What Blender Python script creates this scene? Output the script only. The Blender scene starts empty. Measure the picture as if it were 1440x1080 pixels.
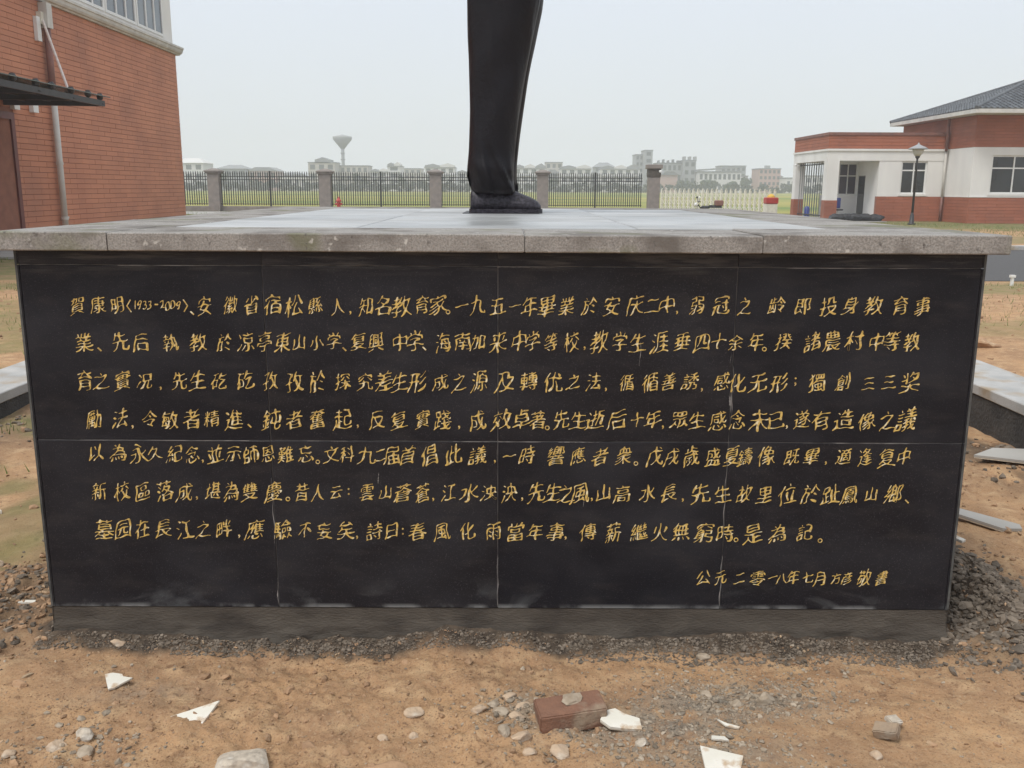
import bpy, math, random
import numpy as np
from mathutils import Vector, Matrix
R = math.radians
random.seed(7)
rng = np.random.RandomState(11)
S = bpy.context.scene
COL = S.collection

# ---------------------------------------------------------------- camera, world, sun, exposure
cd = bpy.data.cameras.new('camera')
cam = bpy.data.objects.new('camera', cd); COL.objects.link(cam)
cd.sensor_width = 36; cd.lens = 32.5; cd.clip_start = .05; cd.clip_end = 6000
cam.matrix_world = Matrix.Translation((0, 0, 1.605)) @ Matrix.Rotation(R(90-11.99), 4, 'X') @ Matrix.Rotation(R(.25), 4, 'Z')
S.camera = cam
SUN_EL, SUN_AZ = 58, -135         # elevation; azimuth from +Y towards +X (high, from the left and a little behind the camera)
W = bpy.data.worlds.new("World"); S.world = W; W.use_nodes = True
nt = W.node_tree; nt.nodes.clear()
o = nt.nodes.new('ShaderNodeOutputWorld'); bg = nt.nodes.new('ShaderNodeBackground')
sky = nt.nodes.new('ShaderNodeTexSky'); sky.sky_type = 'NISHITA'; sky.sun_disc = False
sky.sun_elevation = R(SUN_EL); sky.sun_rotation = R(SUN_AZ); sky.dust_density = 4; sky.air_density = 1.5
# overcast layer: even pale cloud deck mixed over the clear sky
tc = nt.nodes.new('ShaderNodeTexCoord'); sep = nt.nodes.new('ShaderNodeSeparateXYZ')
rmp = nt.nodes.new('ShaderNodeValToRGB')
rmp.color_ramp.elements[0].position = 0.0; rmp.color_ramp.elements[0].color = (7.9, 8.4, 8.7, 1)
rmp.color_ramp.elements[1].position = .28; rmp.color_ramp.elements[1].color = (8.1, 8.85, 10.1, 1)
e2 = rmp.color_ramp.elements.new(1.0); e2.color = (10.3, 10.8, 11.4, 1)
nz = nt.nodes.new('ShaderNodeTexNoise'); nz.inputs['Scale'].default_value = 1.6; nz.inputs['Detail'].default_value = 3
mr = nt.nodes.new('ShaderNodeMapRange'); mr.inputs['To Min'].default_value = .94; mr.inputs['To Max'].default_value = 1.06
vm = nt.nodes.new('ShaderNodeVectorMath'); vm.operation = 'SCALE'
mx = nt.nodes.new('ShaderNodeMix'); mx.data_type = 'RGBA'; mx.inputs[0].default_value = .93
L = nt.links.new
L(tc.outputs['Generated'], sep.inputs[0]); L(sep.outputs['Z'], rmp.inputs[0])
L(tc.outputs['Generated'], nz.inputs['Vector']); L(nz.outputs['Fac'], mr.inputs['Value'])
L(rmp.outputs[0], vm.inputs[0]); L(mr.outputs[0], vm.inputs['Scale'])
L(sky.outputs[0], mx.inputs[6]); L(vm.outputs[0], mx.inputs[7]); L(mx.outputs[2], bg.inputs[0])
bg.inputs[1].default_value = .1
L(bg.outputs[0], o.inputs[0])
sl = bpy.data.lights.new('sun', 'SUN'); sl.energy = 2.3; sl.angle = R(22); sl.color = (1, .96, .9)
sun = bpy.data.objects.new('sun', sl); COL.objects.link(sun)
dv = Vector((math.sin(R(SUN_AZ))*math.cos(R(SUN_EL)), math.cos(R(SUN_AZ))*math.cos(R(SUN_EL)), math.sin(R(SUN_EL))))
sun.rotation_euler = dv.to_track_quat('Z', 'Y').to_euler()
S.view_settings.view_transform = 'Standard'; S.view_settings.look = 'None'
S.view_settings.exposure = 0; S.view_settings.gamma = 1; S.view_settings.use_curve_mapping = False
S.render.engine = 'CYCLES'
S.cycles.volume_bounces = 1; S.cycles.max_bounces = 6

# ---------------------------------------------------------------- materials
M = {}
def mat(name, c1, c2=None, scale=8, rough=.8, bump=0, bscale=None, detail=6, metal=0, spec=.5, stretch=None, lo=.35, hi=.65, obj_var=0, c3=None, scale3=2.0, mid3=(.55, .7)):
    m = bpy.data.materials.new(name); m.use_nodes = True; M[name] = m
    n = m.node_tree; b = n.nodes['Principled BSDF']
    b.inputs['Roughness'].default_value = rough; b.inputs['Metallic'].default_value = metal
    b.inputs['Specular IOR Level'].default_value = spec
    b.inputs['Base Color'].default_value = (*c1, 1)
    t = n.nodes.new('ShaderNodeTexCoord'); vec = t.outputs['Object']
    if stretch:
        mp = n.nodes.new('ShaderNodeMapping'); mp.inputs['Scale'].default_value = stretch
        n.links.new(vec, mp.inputs[0]); vec = mp.outputs[0]
    out = None
    if c2:
        z = n.nodes.new('ShaderNodeTexNoise'); z.inputs['Scale'].default_value = scale; z.inputs['Detail'].default_value = detail
        n.links.new(vec, z.inputs['Vector'])
        r = n.nodes.new('ShaderNodeValToRGB'); r.color_ramp.elements[0].position = lo; r.color_ramp.elements[1].position = hi
        r.color_ramp.elements[0].color = (*c1, 1); r.color_ramp.elements[1].color = (*c2, 1)
        n.links.new(z.outputs['Fac'], r.inputs[0]); out = r.outputs[0]
        if c3:
            z3 = n.nodes.new('ShaderNodeTexNoise'); z3.inputs['Scale'].default_value = scale3; z3.inputs['Detail'].default_value = 5
            n.links.new(vec, z3.inputs['Vector'])
            r3 = n.nodes.new('ShaderNodeMapRange'); r3.inputs['From Min'].default_value = mid3[0]; r3.inputs['From Max'].default_value = mid3[1]
            n.links.new(z3.outputs['Fac'], r3.inputs['Value'])
            x3 = n.nodes.new('ShaderNodeMix'); x3.data_type = 'RGBA'; x3.inputs[7].default_value = (*c3, 1)
            n.links.new(r3.outputs[0], x3.inputs[0]); n.links.new(out, x3.inputs[6]); out = x3.outputs[2]
        if obj_var:
            oi = n.nodes.new('ShaderNodeNewGeometry')
            h = n.nodes.new('ShaderNodeHueSaturation'); q = n.nodes.new('ShaderNodeMapRange')
            q.inputs['To Min'].default_value = 1-obj_var; q.inputs['To Max'].default_value = 1+obj_var
            n.links.new(oi.outputs['Random Per Island'], q.inputs['Value']); n.links.new(q.outputs[0], h.inputs['Value'])
            n.links.new(out, h.inputs['Color']); out = h.outputs[0]
        n.links.new(out, b.inputs['Base Color'])
    if bump:
        z2 = n.nodes.new('ShaderNodeTexNoise'); z2.inputs['Scale'].default_value = bscale or scale*3; z2.inputs['Detail'].default_value = 8
        n.links.new(vec, z2.inputs['Vector'])
        bp = n.nodes.new('ShaderNodeBump'); bp.inputs['Strength'].default_value = 1; bp.inputs['Distance'].default_value = bump
        n.links.new(z2.outputs['Fac'], bp.inputs['Height']); n.links.new(bp.outputs[0], b.inputs['Normal'])
    m['col'] = 1
    return m
mat('statue', (.0040, .0030, .0046), (.0075, .006, .008), 9, .42, .003, 40, spec=.22)
mat('shoe', (.008, .006, .0095), (.045, .040, .052), 70, .45, .003, 90, spec=.35)
mat('gold', (.68, .47, .13), (.36, .24, .075), 85, .4, 0, lo=.42, hi=.64, c3=(.80, .72, .50), scale3=60, mid3=(.53, .64))
mat('mortar', (.060, .050, .040), (.090, .077, .062), 7, .95, .004, 70, c3=(.040, .033, .027), scale3=4, stretch=(1, 1, 2.5))
mat('grout', (.26, .25, .24), (.05, .048, .05), 14, .9, lo=.45, hi=.72)
mat('raw_edge', (.045, .048, .046), (.10, .10, .095), 25, .8)
mat('concrete', (.33, .33, .32), (.45, .44, .42), 4, .85, .003, 50, c3=(.33, .26, .18), scale3=3.2, mid3=(.5, .66))
mat('wet_concrete', (.035, .033, .032), (.07, .065, .06), 5, .9, .01, 40)
mat('asphalt', (.060, .058, .057), (.085, .082, .08), 30, .85, .004, 80)
mat('tile', (.54, .225, .125), (.46, .185, .105), .7, .7, 0, obj_var=.06, c3=(.36, .16, .10), scale3=.35, mid3=(.5, .75))
mat('tile_dark', (.38, .13, .073), (.31, .105, .06), .7, .7, 0, obj_var=.07, c3=(.26, .10, .065), scale3=.5, mid3=(.5, .75))
mat('tile_joint', (.30, .125, .08), (.24, .10, .065), 4, .9)
mat('white_wall', (.78, .77, .74), (.72, .71, .69), 1.5, .85, 0, c3=(.60, .58, .54), scale3=.5, mid3=(.52, .8), stretch=(1, 1, .35))
mat('cornice', (.62, .61, .57), (.50, .49, .46), 3, .8, 0)
mat('upvc', (.78, .78, .76), (.72, .72, .70), 4, .45)
mat('glass', (.10, .125, .15), (.16, .19, .21), .8, .08, 0, spec=.8)
mat('glass_dark', (.010, .016, .016), (.025, .034, .036), .8, .08, 0, spec=.6)
mat('glass_purple', (.05, .04, .06), (.03, .03, .04), .8, .12, 0, spec=.6)
mat('canopy_glass', (.05, .075, .06), (.08, .09, .07), 3, .25)
mat('dark_metal', (.016, .015, .017), (.03, .028, .03), 8, .5)
mat('fence_metal', (.012, .014, .016), (.02, .022, .025), 4, .5)
mat('steel', (.72, .69, .58), (.6, .57, .48), 6, .4)
mat('pillar', (.26, .225, .20), (.20, .175, .16), 3, .9, .01, 30)
mat('pipe', (.60, .585, .54), (.52, .50, .46), 3, .6)
mat('rust_pipe', (.25, .11, .085), (.17, .085, .07), 3, .6)
mat('rod', (.72, .66, .60), (.6, .5, .45), 8, .4)
mat('door', (.16, .035, .03), (.12, .03, .026), 3, .5)
mat('roof_tile', (.075, .085, .095), (.115, .125, .135), 2, .7, 0, obj_var=.25)
mat('red_paint', (.45, .03, .025), (.36, .03, .02), 5, .45)
mat('yellow_paint', (.72, .45, .05), (.6, .38, .05), 5, .45)
mat('black_plastic', (.012, .013, .016), (.03, .032, .036), 6, .55)
mat('blue', (.03, .06, .32), (.04, .07, .28), 5, .4)
mat('brick', (.225, .115, .072), (.17, .088, .058), 14, .9, .003, 120, c3=(.31, .235, .165), scale3=11, mid3=(.5, .66))
mat('shard', (.66, .63, .54), (.74, .71, .64), 10, .5, .0006, 80, c3=(.5, .38, .26), scale3=22, mid3=(.55, .66))
mat('shard_back', (.48, .40, .30), (.6, .54, .45), 30, .9, .002, 80)
mat('granite_rock', (.52, .45, .36), (.36, .31, .25), 60, .85, .004, 60, c3=(.66, .61, .53), scale3=30)
mat('clod', (.36, .225, .13), (.27, .165, .095), 20, .95, .003, 90, obj_var=.25, c3=(.42, .31, .20), scale3=14)
mat('stone', (.42, .31, .21), (.33, .25, .18), 25, .9, .003, 90, obj_var=.3, c3=(.46, .40, .32), scale3=15)
mat('grey_gravel', (.22, .172, .122), (.33, .275, .21), 30, .9, .002, 90, obj_var=.4)
mat('dark_clod', (.115, .090, .066), (.19, .155, .12), 25, .95, .003, 90, obj_var=.35)
mat('hedge', (.022, .036, .03), (.04, .055, .042), .6, .9)
mat('leaf', (.035, .055, .035), (.06, .085, .05), 1.2, .8, obj_var=.35)
mat('bark', (.10, .08, .06), (.14, .11, .085), 4, .9)
mat('grass', (.10, .15, .035), (.17, .20, .06), 2, .9, obj_var=.3)
mat('far_white', (.66, .65, .63), (.60, .59, .58), .08, .9)
mat('far_beige', (.46, .43, .39), (.40, .37, .34), .08, .9)
mat('far_grey', (.34, .35, .36), (.28, .29, .30), .08, .9)
mat('far_dark', (.13, .14, .155), (.19, .20, .21), .1, .9)
mat('far_pink', (.48, .33, .29), (.42, .29, .26), .08, .9)
mat('far_roof', (.20, .21, .23), (.27, .28, .29), .1, .9)
mat('far_window', (.06, .07, .08), (.10, .11, .12), .1, .3)
mat('field', (.23, .24, .045), (.36, .30, .075), .035, .95, 0, stretch=(1, 3, 1), c3=(.13, .19, .035), scale3=.012, mid3=(.48, .6))
mat('apron', (.40, .385, .355), (.33, .315, .29), 2, .9)
mat('top_joint', (.12, .115, .11), (.3, .29, .28), 9, .9)

# granite: dark polished facing with smears, lime bloom near the bottom
def dark_granite(name, base, off):
    m = bpy.data.materials.new(name); m.use_nodes = True; M[name] = m
    n = m.node_tree; b = n.nodes['Principled BSDF']; l = n.links.new
    t = n.nodes.new('ShaderNodeTexCoord'); geo = n.nodes.new('ShaderNodeNewGeometry')
    def noise(sc, st, det=6, rough=.55, dist=0):
        mp = n.nodes.new('ShaderNodeMapping'); mp.inputs['Scale'].default_value = st; mp.inputs['Location'].default_value = (off, off*.7, off*.3)
        l(t.outputs['Object'], mp.inputs[0]); z = n.nodes.new('ShaderNodeTexNoise')
        z.inputs['Scale'].default_value = sc; z.inputs['Detail'].default_value = det; z.inputs['Roughness'].default_value = rough; z.inputs['Distortion'].default_value = dist
        l(mp.outputs[0], z.inputs['Vector']); return z.outputs['Fac']
    def rng_(v, a, bb, c=0., d=1.):
        q = n.nodes.new('ShaderNodeMapRange'); q.inputs['From Min'].default_value = a; q.inputs['From Max'].default_value = bb
        q.inputs['To Min'].default_value = c; q.inputs['To Max'].default_value = d; l(v, q.inputs['Value']); return q.outputs[0]
    def mul(a, bb):
        q = n.nodes.new('ShaderNodeMath'); q.operation = 'MULTIPLY'; l(a, q.inputs[0])
        if isinstance(bb, float): q.inputs[1].default_value = bb
        else: l(bb, q.inputs[1])
        return q.outputs[0]
    def mix(f, a, c):
        q = n.nodes.new('ShaderNodeMix'); q.data_type = 'RGBA'; l(f, q.inputs[0])
        if isinstance(a, tuple): q.inputs[6].default_value = (*a, 1)
        else: l(a, q.inputs[6])
        q.inputs[7].default_value = (*c, 1); return q.outputs[2]
    smear = noise(2.6, (1, 1, 1.5), 7, .55, .5)
    fine = noise(7, (1, 1, 3), 5)
    c = mix(rng_(smear, .42, .75), base, (.023, .023, .028))
    c = mix(mul(rng_(fine, .5, .8), .35), c, (.055, .05, .048))
    sp = n.nodes.new('ShaderNodeSeparateXYZ'); l(geo.outputs['Position'], sp.inputs[0])
    low = rng_(sp.outputs['Z'], .26, .135); bl = noise(2.4, (1, 1, 2.2), 6, .6, 1.2)
    c = mix(mul(mul(low, rng_(bl, .55, .72)), .38), c, (.22, .235, .24))
    lowest = rng_(sp.outputs['Z'], .156, .140); bl2 = noise(7, (1, 1, 1), 5)
    c = mix(mul(mul(lowest, rng_(bl2, .48, .62)), .6), c, (.30, .31, .31))
    top = rng_(sp.outputs['Z'], 1.31, 1.36); tn = noise(6, (1, 1, 12), 4)
    c = mix(mul(mul(top, rng_(tn, .5, .66)), .35), c, (.14, .13, .115))
    spk = noise(260, (1, 1, 1), 2)
    c = mix(mul(rng_(spk, .60, .75), .4), c, (.12, .12, .13))
    l(c, b.inputs['Base Color'])
    l(rng_(smear, .35, .7, .33, .55), b.inputs['Roughness'])
    b.inputs['Specular IOR Level'].default_value = .2
    return m
dark_granite('granite_a', (.0100, .0102, .0142), 1.3)
dark_granite('granite_b', (.0118, .0116, .0150), 7.9)
dark_granite('granite_c', (.0088, .0094, .0136), 13.1)

def top_granite(name, base, hi, off, rough0=.28, rough1=.6):
    m = mat(name, base, hi, 3.5, .4, .0008, 180, c3=(base[0]*.78, base[1]*.79, base[2]*.78), scale3=1.7, mid3=(.48, .68))
    n = m.node_tree; b = n.nodes['Principled BSDF']
    z = n.nodes.new('ShaderNodeTexNoise'); z.inputs['Scale'].default_value = 1.3; z.inputs['Detail'].default_value = 6
    t = n.nodes.new('ShaderNodeTexCoord'); mp = n.nodes.new('ShaderNodeMapping'); mp.inputs['Location'].default_value = (off, off, 0)
    q = n.nodes.new('ShaderNodeMapRange'); q.inputs['From Min'].default_value = .4; q.inputs['From Max'].default_value = .62
    q.inputs['To Min'].default_value = rough0; q.inputs['To Max'].default_value = rough1
    n.links.new(t.outputs['Object'], mp.inputs[0]); n.links.new(mp.outputs[0], z.inputs['Vector']); n.links.new(z.outputs['Fac'], q.inputs['Value']); n.links.new(q.outputs[0], b.inputs['Roughness'])
top_granite('slab_a', (.35, .355, .35), (.43, .43, .42), 0)
top_granite('slab_b', (.31, .315, .312), (.39, .395, .39), 4)

def coping_mat():
    # flamed grey granite: speckle, damp dark stains, mossy patches
    m = bpy.data.materials.new('coping'); m.use_nodes = True; M['coping'] = m
    n = m.node_tree; b = n.nodes['Principled BSDF']; l = n.links.new
    t = n.nodes.new('ShaderNodeTexCoord')
    def noise(sc, det=5, loc=0):
        mp = n.nodes.new('ShaderNodeMapping'); mp.inputs['Location'].default_value = (loc, loc, loc); l(t.outputs['Object'], mp.inputs[0])
        z = n.nodes.new('ShaderNodeTexNoise'); z.inputs['Scale'].default_value = sc; z.inputs['Detail'].default_value = det; l(mp.outputs[0], z.inputs['Vector']); return z.outputs['Fac']
    def ramp(v, a, bb):
        q = n.nodes.new('ShaderNodeMapRange'); q.inputs['From Min'].default_value = a; q.inputs['From Max'].default_value = bb; l(v, q.inputs['Value']); return q.outputs[0]
    def mix(f, a, c):
        q = n.nodes.new('ShaderNodeMix'); q.data_type = 'RGBA'; l(f, q.inputs[0])
        if isinstance(a, tuple): q.inputs[6].default_value = (*a, 1)
        else: l(a, q.inputs[6])
        q.inputs[7].default_value = (*c, 1); return q.outputs[2]
    c = mix(ramp(noise(170, 3), .38, .66), (.33, .31, .285), (.20, .187, .17))
    c = mix(ramp(noise(5, 6, 3), .47, .66), c, (.14, .125, .11))
    c = mix(ramp(noise(3.1, 6, 9), .58, .68), c, (.15, .15, .09))
    c = mix(ramp(noise(38, 3, 5), .66, .76), c, (.09, .08, .072))
    c = mix(ramp(noise(30, 3, 15), .66, .74), c, (.5, .48, .44))
    l(c, b.inputs['Base Color']); b.inputs['Roughness'].default_value = .8
    bp = n.nodes.new('ShaderNodeBump'); bp.inputs['Distance'].default_value = .002; bp.inputs['Strength'].default_value = 1
    l(noise(120, 6), bp.inputs['Height']); l(bp.outputs[0], b.inputs['Normal'])
coping_mat()

def ground_mat():
    m = bpy.data.materials.new('ground_soil'); m.use_nodes = True; M['ground_soil'] = m
    n = m.node_tree; b = n.nodes['Principled BSDF']; l = n.links.new
    t = n.nodes.new('ShaderNodeTexCoord')
    def noise(sc, det=8, loc=0, rough=.6, dist=0):
        mp = n.nodes.new('ShaderNodeMapping'); mp.inputs['Location'].default_value = (loc, loc, 0); l(t.outputs['Object'], mp.inputs[0])
        z = n.nodes.new('ShaderNodeTexNoise'); z.inputs['Scale'].default_value = sc; z.inputs['Detail'].default_value = det; z.inputs['Roughness'].default_value = rough
        z.inputs['Distortion'].default_value = dist
        l(mp.outputs[0], z.inputs['Vector']); return z.outputs['Fac']
    def ramp(v, a, bb, c=0., d=1.):
        q = n.nodes.new('ShaderNodeMapRange'); q.inputs['From Min'].default_value = a; q.inputs['From Max'].default_value = bb
        q.inputs['To Min'].default_value = c; q.inputs['To Max'].default_value = d; l(v, q.inputs['Value']); return q.outputs[0]
    def mix(f, a, c):
        q = n.nodes.new('ShaderNodeMix'); q.data_type = 'RGBA'; l(f, q.inputs[0])
        if isinstance(a, tuple): q.inputs[6].default_value = (*a, 1)
        else: l(a, q.inputs[6])
        if isinstance(c, tuple): q.inputs[7].default_value = (*c, 1)
        else: l(c, q.inputs[7])
        return q.outputs[2]
    def mul(a, bb):
        q = n.nodes.new('ShaderNodeMath'); q.operation = 'MULTIPLY'; l(a, q.inputs[0])
        if isinstance(bb, float): q.inputs[1].default_value = bb
        else: l(bb, q.inputs[1])
        return q.outputs[0]
    c = mix(ramp(noise(2.2), .38, .62), (.47, .288, .155), (.35, .212, .120))
    c = mix(ramp(noise(9, 8, 4), .48, .70), c, (.54, .365, .21))
    c = mix(ramp(noise(26, 6, 8), .56, .72), c, (.24, .14, .08))
    c = mix(mul(ramp(noise(110, 4, 2), .52, .7), .5), c, (.50, .37, .24))
    c = mix(mul(ramp(noise(150, 3, 12), .54, .68), .6), c, (.15, .088, .055))
    c = mix(mul(ramp(noise(5.5, 6, 21, .7), .56, .70), .38), c, (.22, .135, .085))
    at = n.nodes.new('ShaderNodeAttribute'); at.attribute_name = 'zone'
    sp = n.nodes.new('ShaderNodeSeparateColor'); l(at.outputs['Color'], sp.inputs[0])
    gr = mix(ramp(noise(60, 5, 3), .4, .62), (.30, .265, .215), (.17, .15, .125))
    c = mix(mul(sp.outputs[0], ramp(noise(14, 6, 6), .35, .55)), c, gr)               # grey cement spill
    dk = mix(ramp(noise(30, 6, 9), .4, .65), (.055, .043, .034), (.12, .09, .065))
    c = mix(sp.outputs[1], c, dk)                                                      # damp heaps by the footing
    gs = mix(ramp(noise(3, 6, 5), .4, .6), (.14, .16, .06), (.24, .19, .10))
    c = mix(sp.outputs[2], c, gs)                                                      # thin grass growth further off
    l(c, b.inputs['Base Color']); b.inputs['Roughness'].default_value = .95; b.inputs['Specular IOR Level'].default_value = .15
    bp = n.nodes.new('ShaderNodeBump'); bp.inputs['Distance'].default_value = .006; bp.inputs['Strength'].default_value = 1
    l(noise(95, 9, 1, .78), bp.inputs['Height']); l(bp.outputs[0], b.inputs['Normal'])
ground_mat()

# ---------------------------------------------------------------- mesh helpers
class MB:
    def __init__(s): s.v = []; s.f = []
    def add(s, vs, fs):
        k = len(s.v); s.v += [tuple(v) for v in vs]; s.f += [tuple(i+k for i in f) for f in fs]; return s
    def box(s, x0, x1, y0, y1, z0, z1):
        return s.add([(x0,y0,z0),(x1,y0,z0),(x1,y1,z0),(x0,y1,z0),(x0,y0,z1),(x1,y0,z1),(x1,y1,z1),(x0,y1,z1)],
                     [(0,3,2,1),(4,5,6,7),(0,1,5,4),(1,2,6,5),(2,3,7,6),(3,0,4,7)])
    def bbox(s, x0, x1, y0, y1, z0, z1, b):
        # box with chamfered top and bottom edges
        r = lambda d, z: [(x0+d,y0+d,z),(x1-d,y0+d,z),(x1-d,y1-d,z),(x0+d,y1-d,z)]
        vs = r(b, z0)+r(0, z0+b)+r(0, z1-b)+r(b, z1)
        fs = [(3,2,1,0),(12,13,14,15)]
        for k in range(3):
            for i in range(4): fs.append((k*4+i, k*4+(i+1)%4, k*4+4+(i+1)%4, k*4+4+i))
        return s.add(vs, fs)
    def prism(s, poly, d0, d1, axis='z'):
        n = len(poly)
        def P(a, b, d): return {'z': (a, b, d), 'y': (a, d, b), 'x': (d, a, b)}[axis]
        vs = [P(a, b, d0) for a, b in poly]+[P(a, b, d1) for a, b in poly]
        fs = [tuple(range(n))[::-1], tuple(range(n, 2*n))]+[(i, (i+1) % n, n+(i+1) % n, n+i) for i in range(n)]
        return s.add(vs, fs)
    def loft(s, rings, cap=True):
        n = len(rings[0]); vs = [p for r in rings for p in r]; fs = []
        for k in range(len(rings)-1):
            for i in range(n): fs.append((k*n+i, k*n+(i+1) % n, (k+1)*n+(i+1) % n, (k+1)*n+i))
        if cap: fs += [tuple(range(n))[::-1], tuple(range(len(vs)-n, len(vs)))]
        return s.add(vs, fs)
    def tube(s, pts, r, n=8):
        pts = [Vector(p) for p in pts]; rs = r if isinstance(r, (list, tuple)) else [r]*len(pts); rings = []
        for i, p in enumerate(pts):
            d = (pts[min(i+1, len(pts)-1)]-pts[max(i-1, 0)]).normalized()
            a = d.orthogonal().normalized() if abs(d.z) < .99 else Vector((1, 0, 0)); a = (a-d*a.dot(d)).normalized(); b = d.cross(a)
            rings.append([p+rs[i]*(math.cos(t)*a+math.sin(t)*b) for t in [2*math.pi*j/n for j in range(n)]])
        return s.loft(rings)
    def lathe(s, prof, cx, cy, n=16):
        return s.loft([[(cx+r*math.cos(2*math.pi*j/n), cy+r*math.sin(2*math.pi*j/n), z) for j in range(n)] for r, z in prof])
    def mesh(s, name, m, smooth=False):
        me = bpy.data.meshes.new(name); me.from_pydata(s.v, [], s.f)
        me.materials.append(M[m] if isinstance(m, str) else m)
        if smooth: me.polygons.foreach_set('use_smooth', [True]*len(me.polygons))
        me.update(); return me
    def build(s, name, m, parent=None, smooth=False, **kw):
        return link(name, s.mesh(name, m, smooth), parent, **kw)
def link(name, me, parent=None, loc=None, rot=None, **kw):
    o = bpy.data.objects.new(name, me); COL.objects.link(o)
    if parent: o.parent = parent
    if loc: o.location = loc
    if rot: o.rotation_euler = rot
    tag(o, **kw); return o
def tag(o, **kw):
    for k, v in kw.items():
        if v is not None: o[k] = v
    return o
def thing(name, label, category, loc=(0, 0, 0), group=None):
    o = bpy.data.objects.new(name, None); COL.objects.link(o); o.location = loc; o.empty_display_size = .2
    return tag(o, label=label, category=category, group=group)
def B(x0, x1, y0, y1, z0, z1): return MB().box(x0, x1, y0, y1, z0, z1)

# vectorised value noise for terrain
_P = rng.rand(256, 256)
def vnoise(x, y):
    xi = np.floor(x).astype(int); yi = np.floor(y).astype(int); fx = x-xi; fy = y-yi
    fx = fx*fx*(3-2*fx); fy = fy*fy*(3-2*fy); a = xi & 255; b = yi & 255; a1 = (a+1) & 255; b1 = (b+1) & 255
    return (_P[a, b]*(1-fx)*(1-fy)+_P[a1, b]*fx*(1-fy)+_P[a, b1]*(1-fx)*fy+_P[a1, b1]*fx*fy)*2-1
def fbm(x, y, f, o=4, g=.5):
    s = 0; a = 1
    for k in range(o): s = s+a*vnoise(x*f+k*17.3, y*f+k*9.1); f *= 2.07; a *= g
    return s
def sst(a, b, x): t = np.clip((x-a)/(b-a), 0, 1); return t*t*(3-2*t)
def gauss(x, y, cx, cy, rx, ry): return np.exp(-((x-cx)/rx)**2-((y-cy)/ry)**2)
PX0, PX1, PY0, PY1 = -1.64, 1.56, 3.06, 6.95        # plinth footprint
def height(x, y):
    x = np.asarray(x, float); y = np.asarray(y, float)
    near = 1-sst(9, 30, y)
    h = .020*fbm(x, y, .9, 3)*near+.011*fbm(x+5, y, 4.2, 3)*near
    fine = 1-sst(4.5, 9, np.hypot(x, y-2))
    lump = np.clip(fbm(x+3, y+8, 1.4, 2)+.25, 0, 1.2)
    h = h+fine*(.0095*(.3+lump)*fbm(x, y, 13, 3)+.0036*(.3+lump)*fbm(x, y, 55, 3, .6)-.010*np.clip(fbm(x+7, y+1, 8, 3)-.45, 0, 1))
    # heaps of spoil against the footing
    dx = np.maximum(np.maximum(PX0-x, x-PX1), 0); dy = np.maximum(np.maximum(PY0-y, y-PY1), 0); d = np.hypot(dx, dy)
    rid = (.5+.5*fbm(x+2, y, 3.1, 3))
    h = h+np.exp(-(d/.035)**2)*(.022+.03*np.clip(rid, 0, 1.4))
    h = h-.008*np.exp(-((d-.12)/.06)**2)+.0035*np.clip(fbm(x+11, y+4, 24, 3), 0, 1)*fine
    h = h+(.15+.05*fbm(x, y, 11, 3))*gauss(x, y, 1.80, 3.42, .20, .30)*(x > 0)+.06*gauss(x, y, 1.75, 4.2, .2, .5)
    h = h+(.07+.04*fbm(x, y, 8, 3))*gauss(x, y, -1.95, 3.35, .3, .35)+.05*gauss(x, y, -2.1, 4.6, .35, .6)
    # made ground behind the side walkways
    back = 1-sst(11, 17, y)
    h = h+.27*sst(3.28, 3.36, x)*back*sst(2.0, 4.5, y)+.16*sst(3.72, 3.8, -x)*back*sst(2.0, 4.5, y)
    flat = np.maximum(sst(21, 24, y), sst(15.3, 16.3, y)*(x > 5))
    return h*(1-flat)
def zones(x, y):
    dx = np.maximum(np.maximum(PX0-x, x-PX1), 0); dy = np.maximum(np.maximum(PY0-y, y-PY1), 0); d = np.hypot(dx, dy)
    w = fbm(x, y, 7, 3)
    grey = np.clip(1.2*gauss(x, y, .72, 2.70, .24, .10)+.9*gauss(x, y, .42, 2.55, .22, .10)+.7*gauss(x, y, .08, 2.62, .14, .10)+.6*gauss(x, y, .62, 2.40, .25, .1)+.4*gauss(x, y, -1.2, 2.72, .2, .08), 0, 1)
    damp = np.clip(1-sst(.03, .10, d+.03*w), 0, 1)
    damp = np.maximum(damp, np.clip(1.5*gauss(x, y, 1.80, 3.42, .26, .42)+.25*w*gauss(x, y, 1.8, 3.5, .4, .6), 0, 1))
    damp = np.maximum(damp, .65*np.clip(1.3*gauss(x, y, -1.9, 3.3, .28, .3)+.4*w*gauss(x, y, -1.9, 3.3, .4, .5), 0, 1))
    damp = np.maximum(damp, .5*np.clip(w-.55, 0, 1)*(y > 3.2))
    damp = np.maximum(damp, .8*sst(.0, .5, fbm(x, y, 2.5, 3)+.3)*gauss(x, y, 2.95, 5.6, .28, 1.2)*(x > 0))
    damp = np.maximum(damp, .75*gauss(x, y, -3.3, 6.6, .3, 1.2))
    gr = sst(.0, .45, fbm(x, y, .55, 4))*sst(7, 10, y)*.7
    gr = np.maximum(gr, sst(16, 17.5, y)*(x < 0)*(y < 21)*.9)
    gr = np.maximum(gr, sst(33, 38, y-.15*x+1.5*fbm(x, y, .4, 2)))
    gr = np.maximum(gr, .6*sst(.1, .5, fbm(x, y, 1.3, 3))*(x < -1.9)*(y > 3.2))
    return grey, damp, gr

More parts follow.
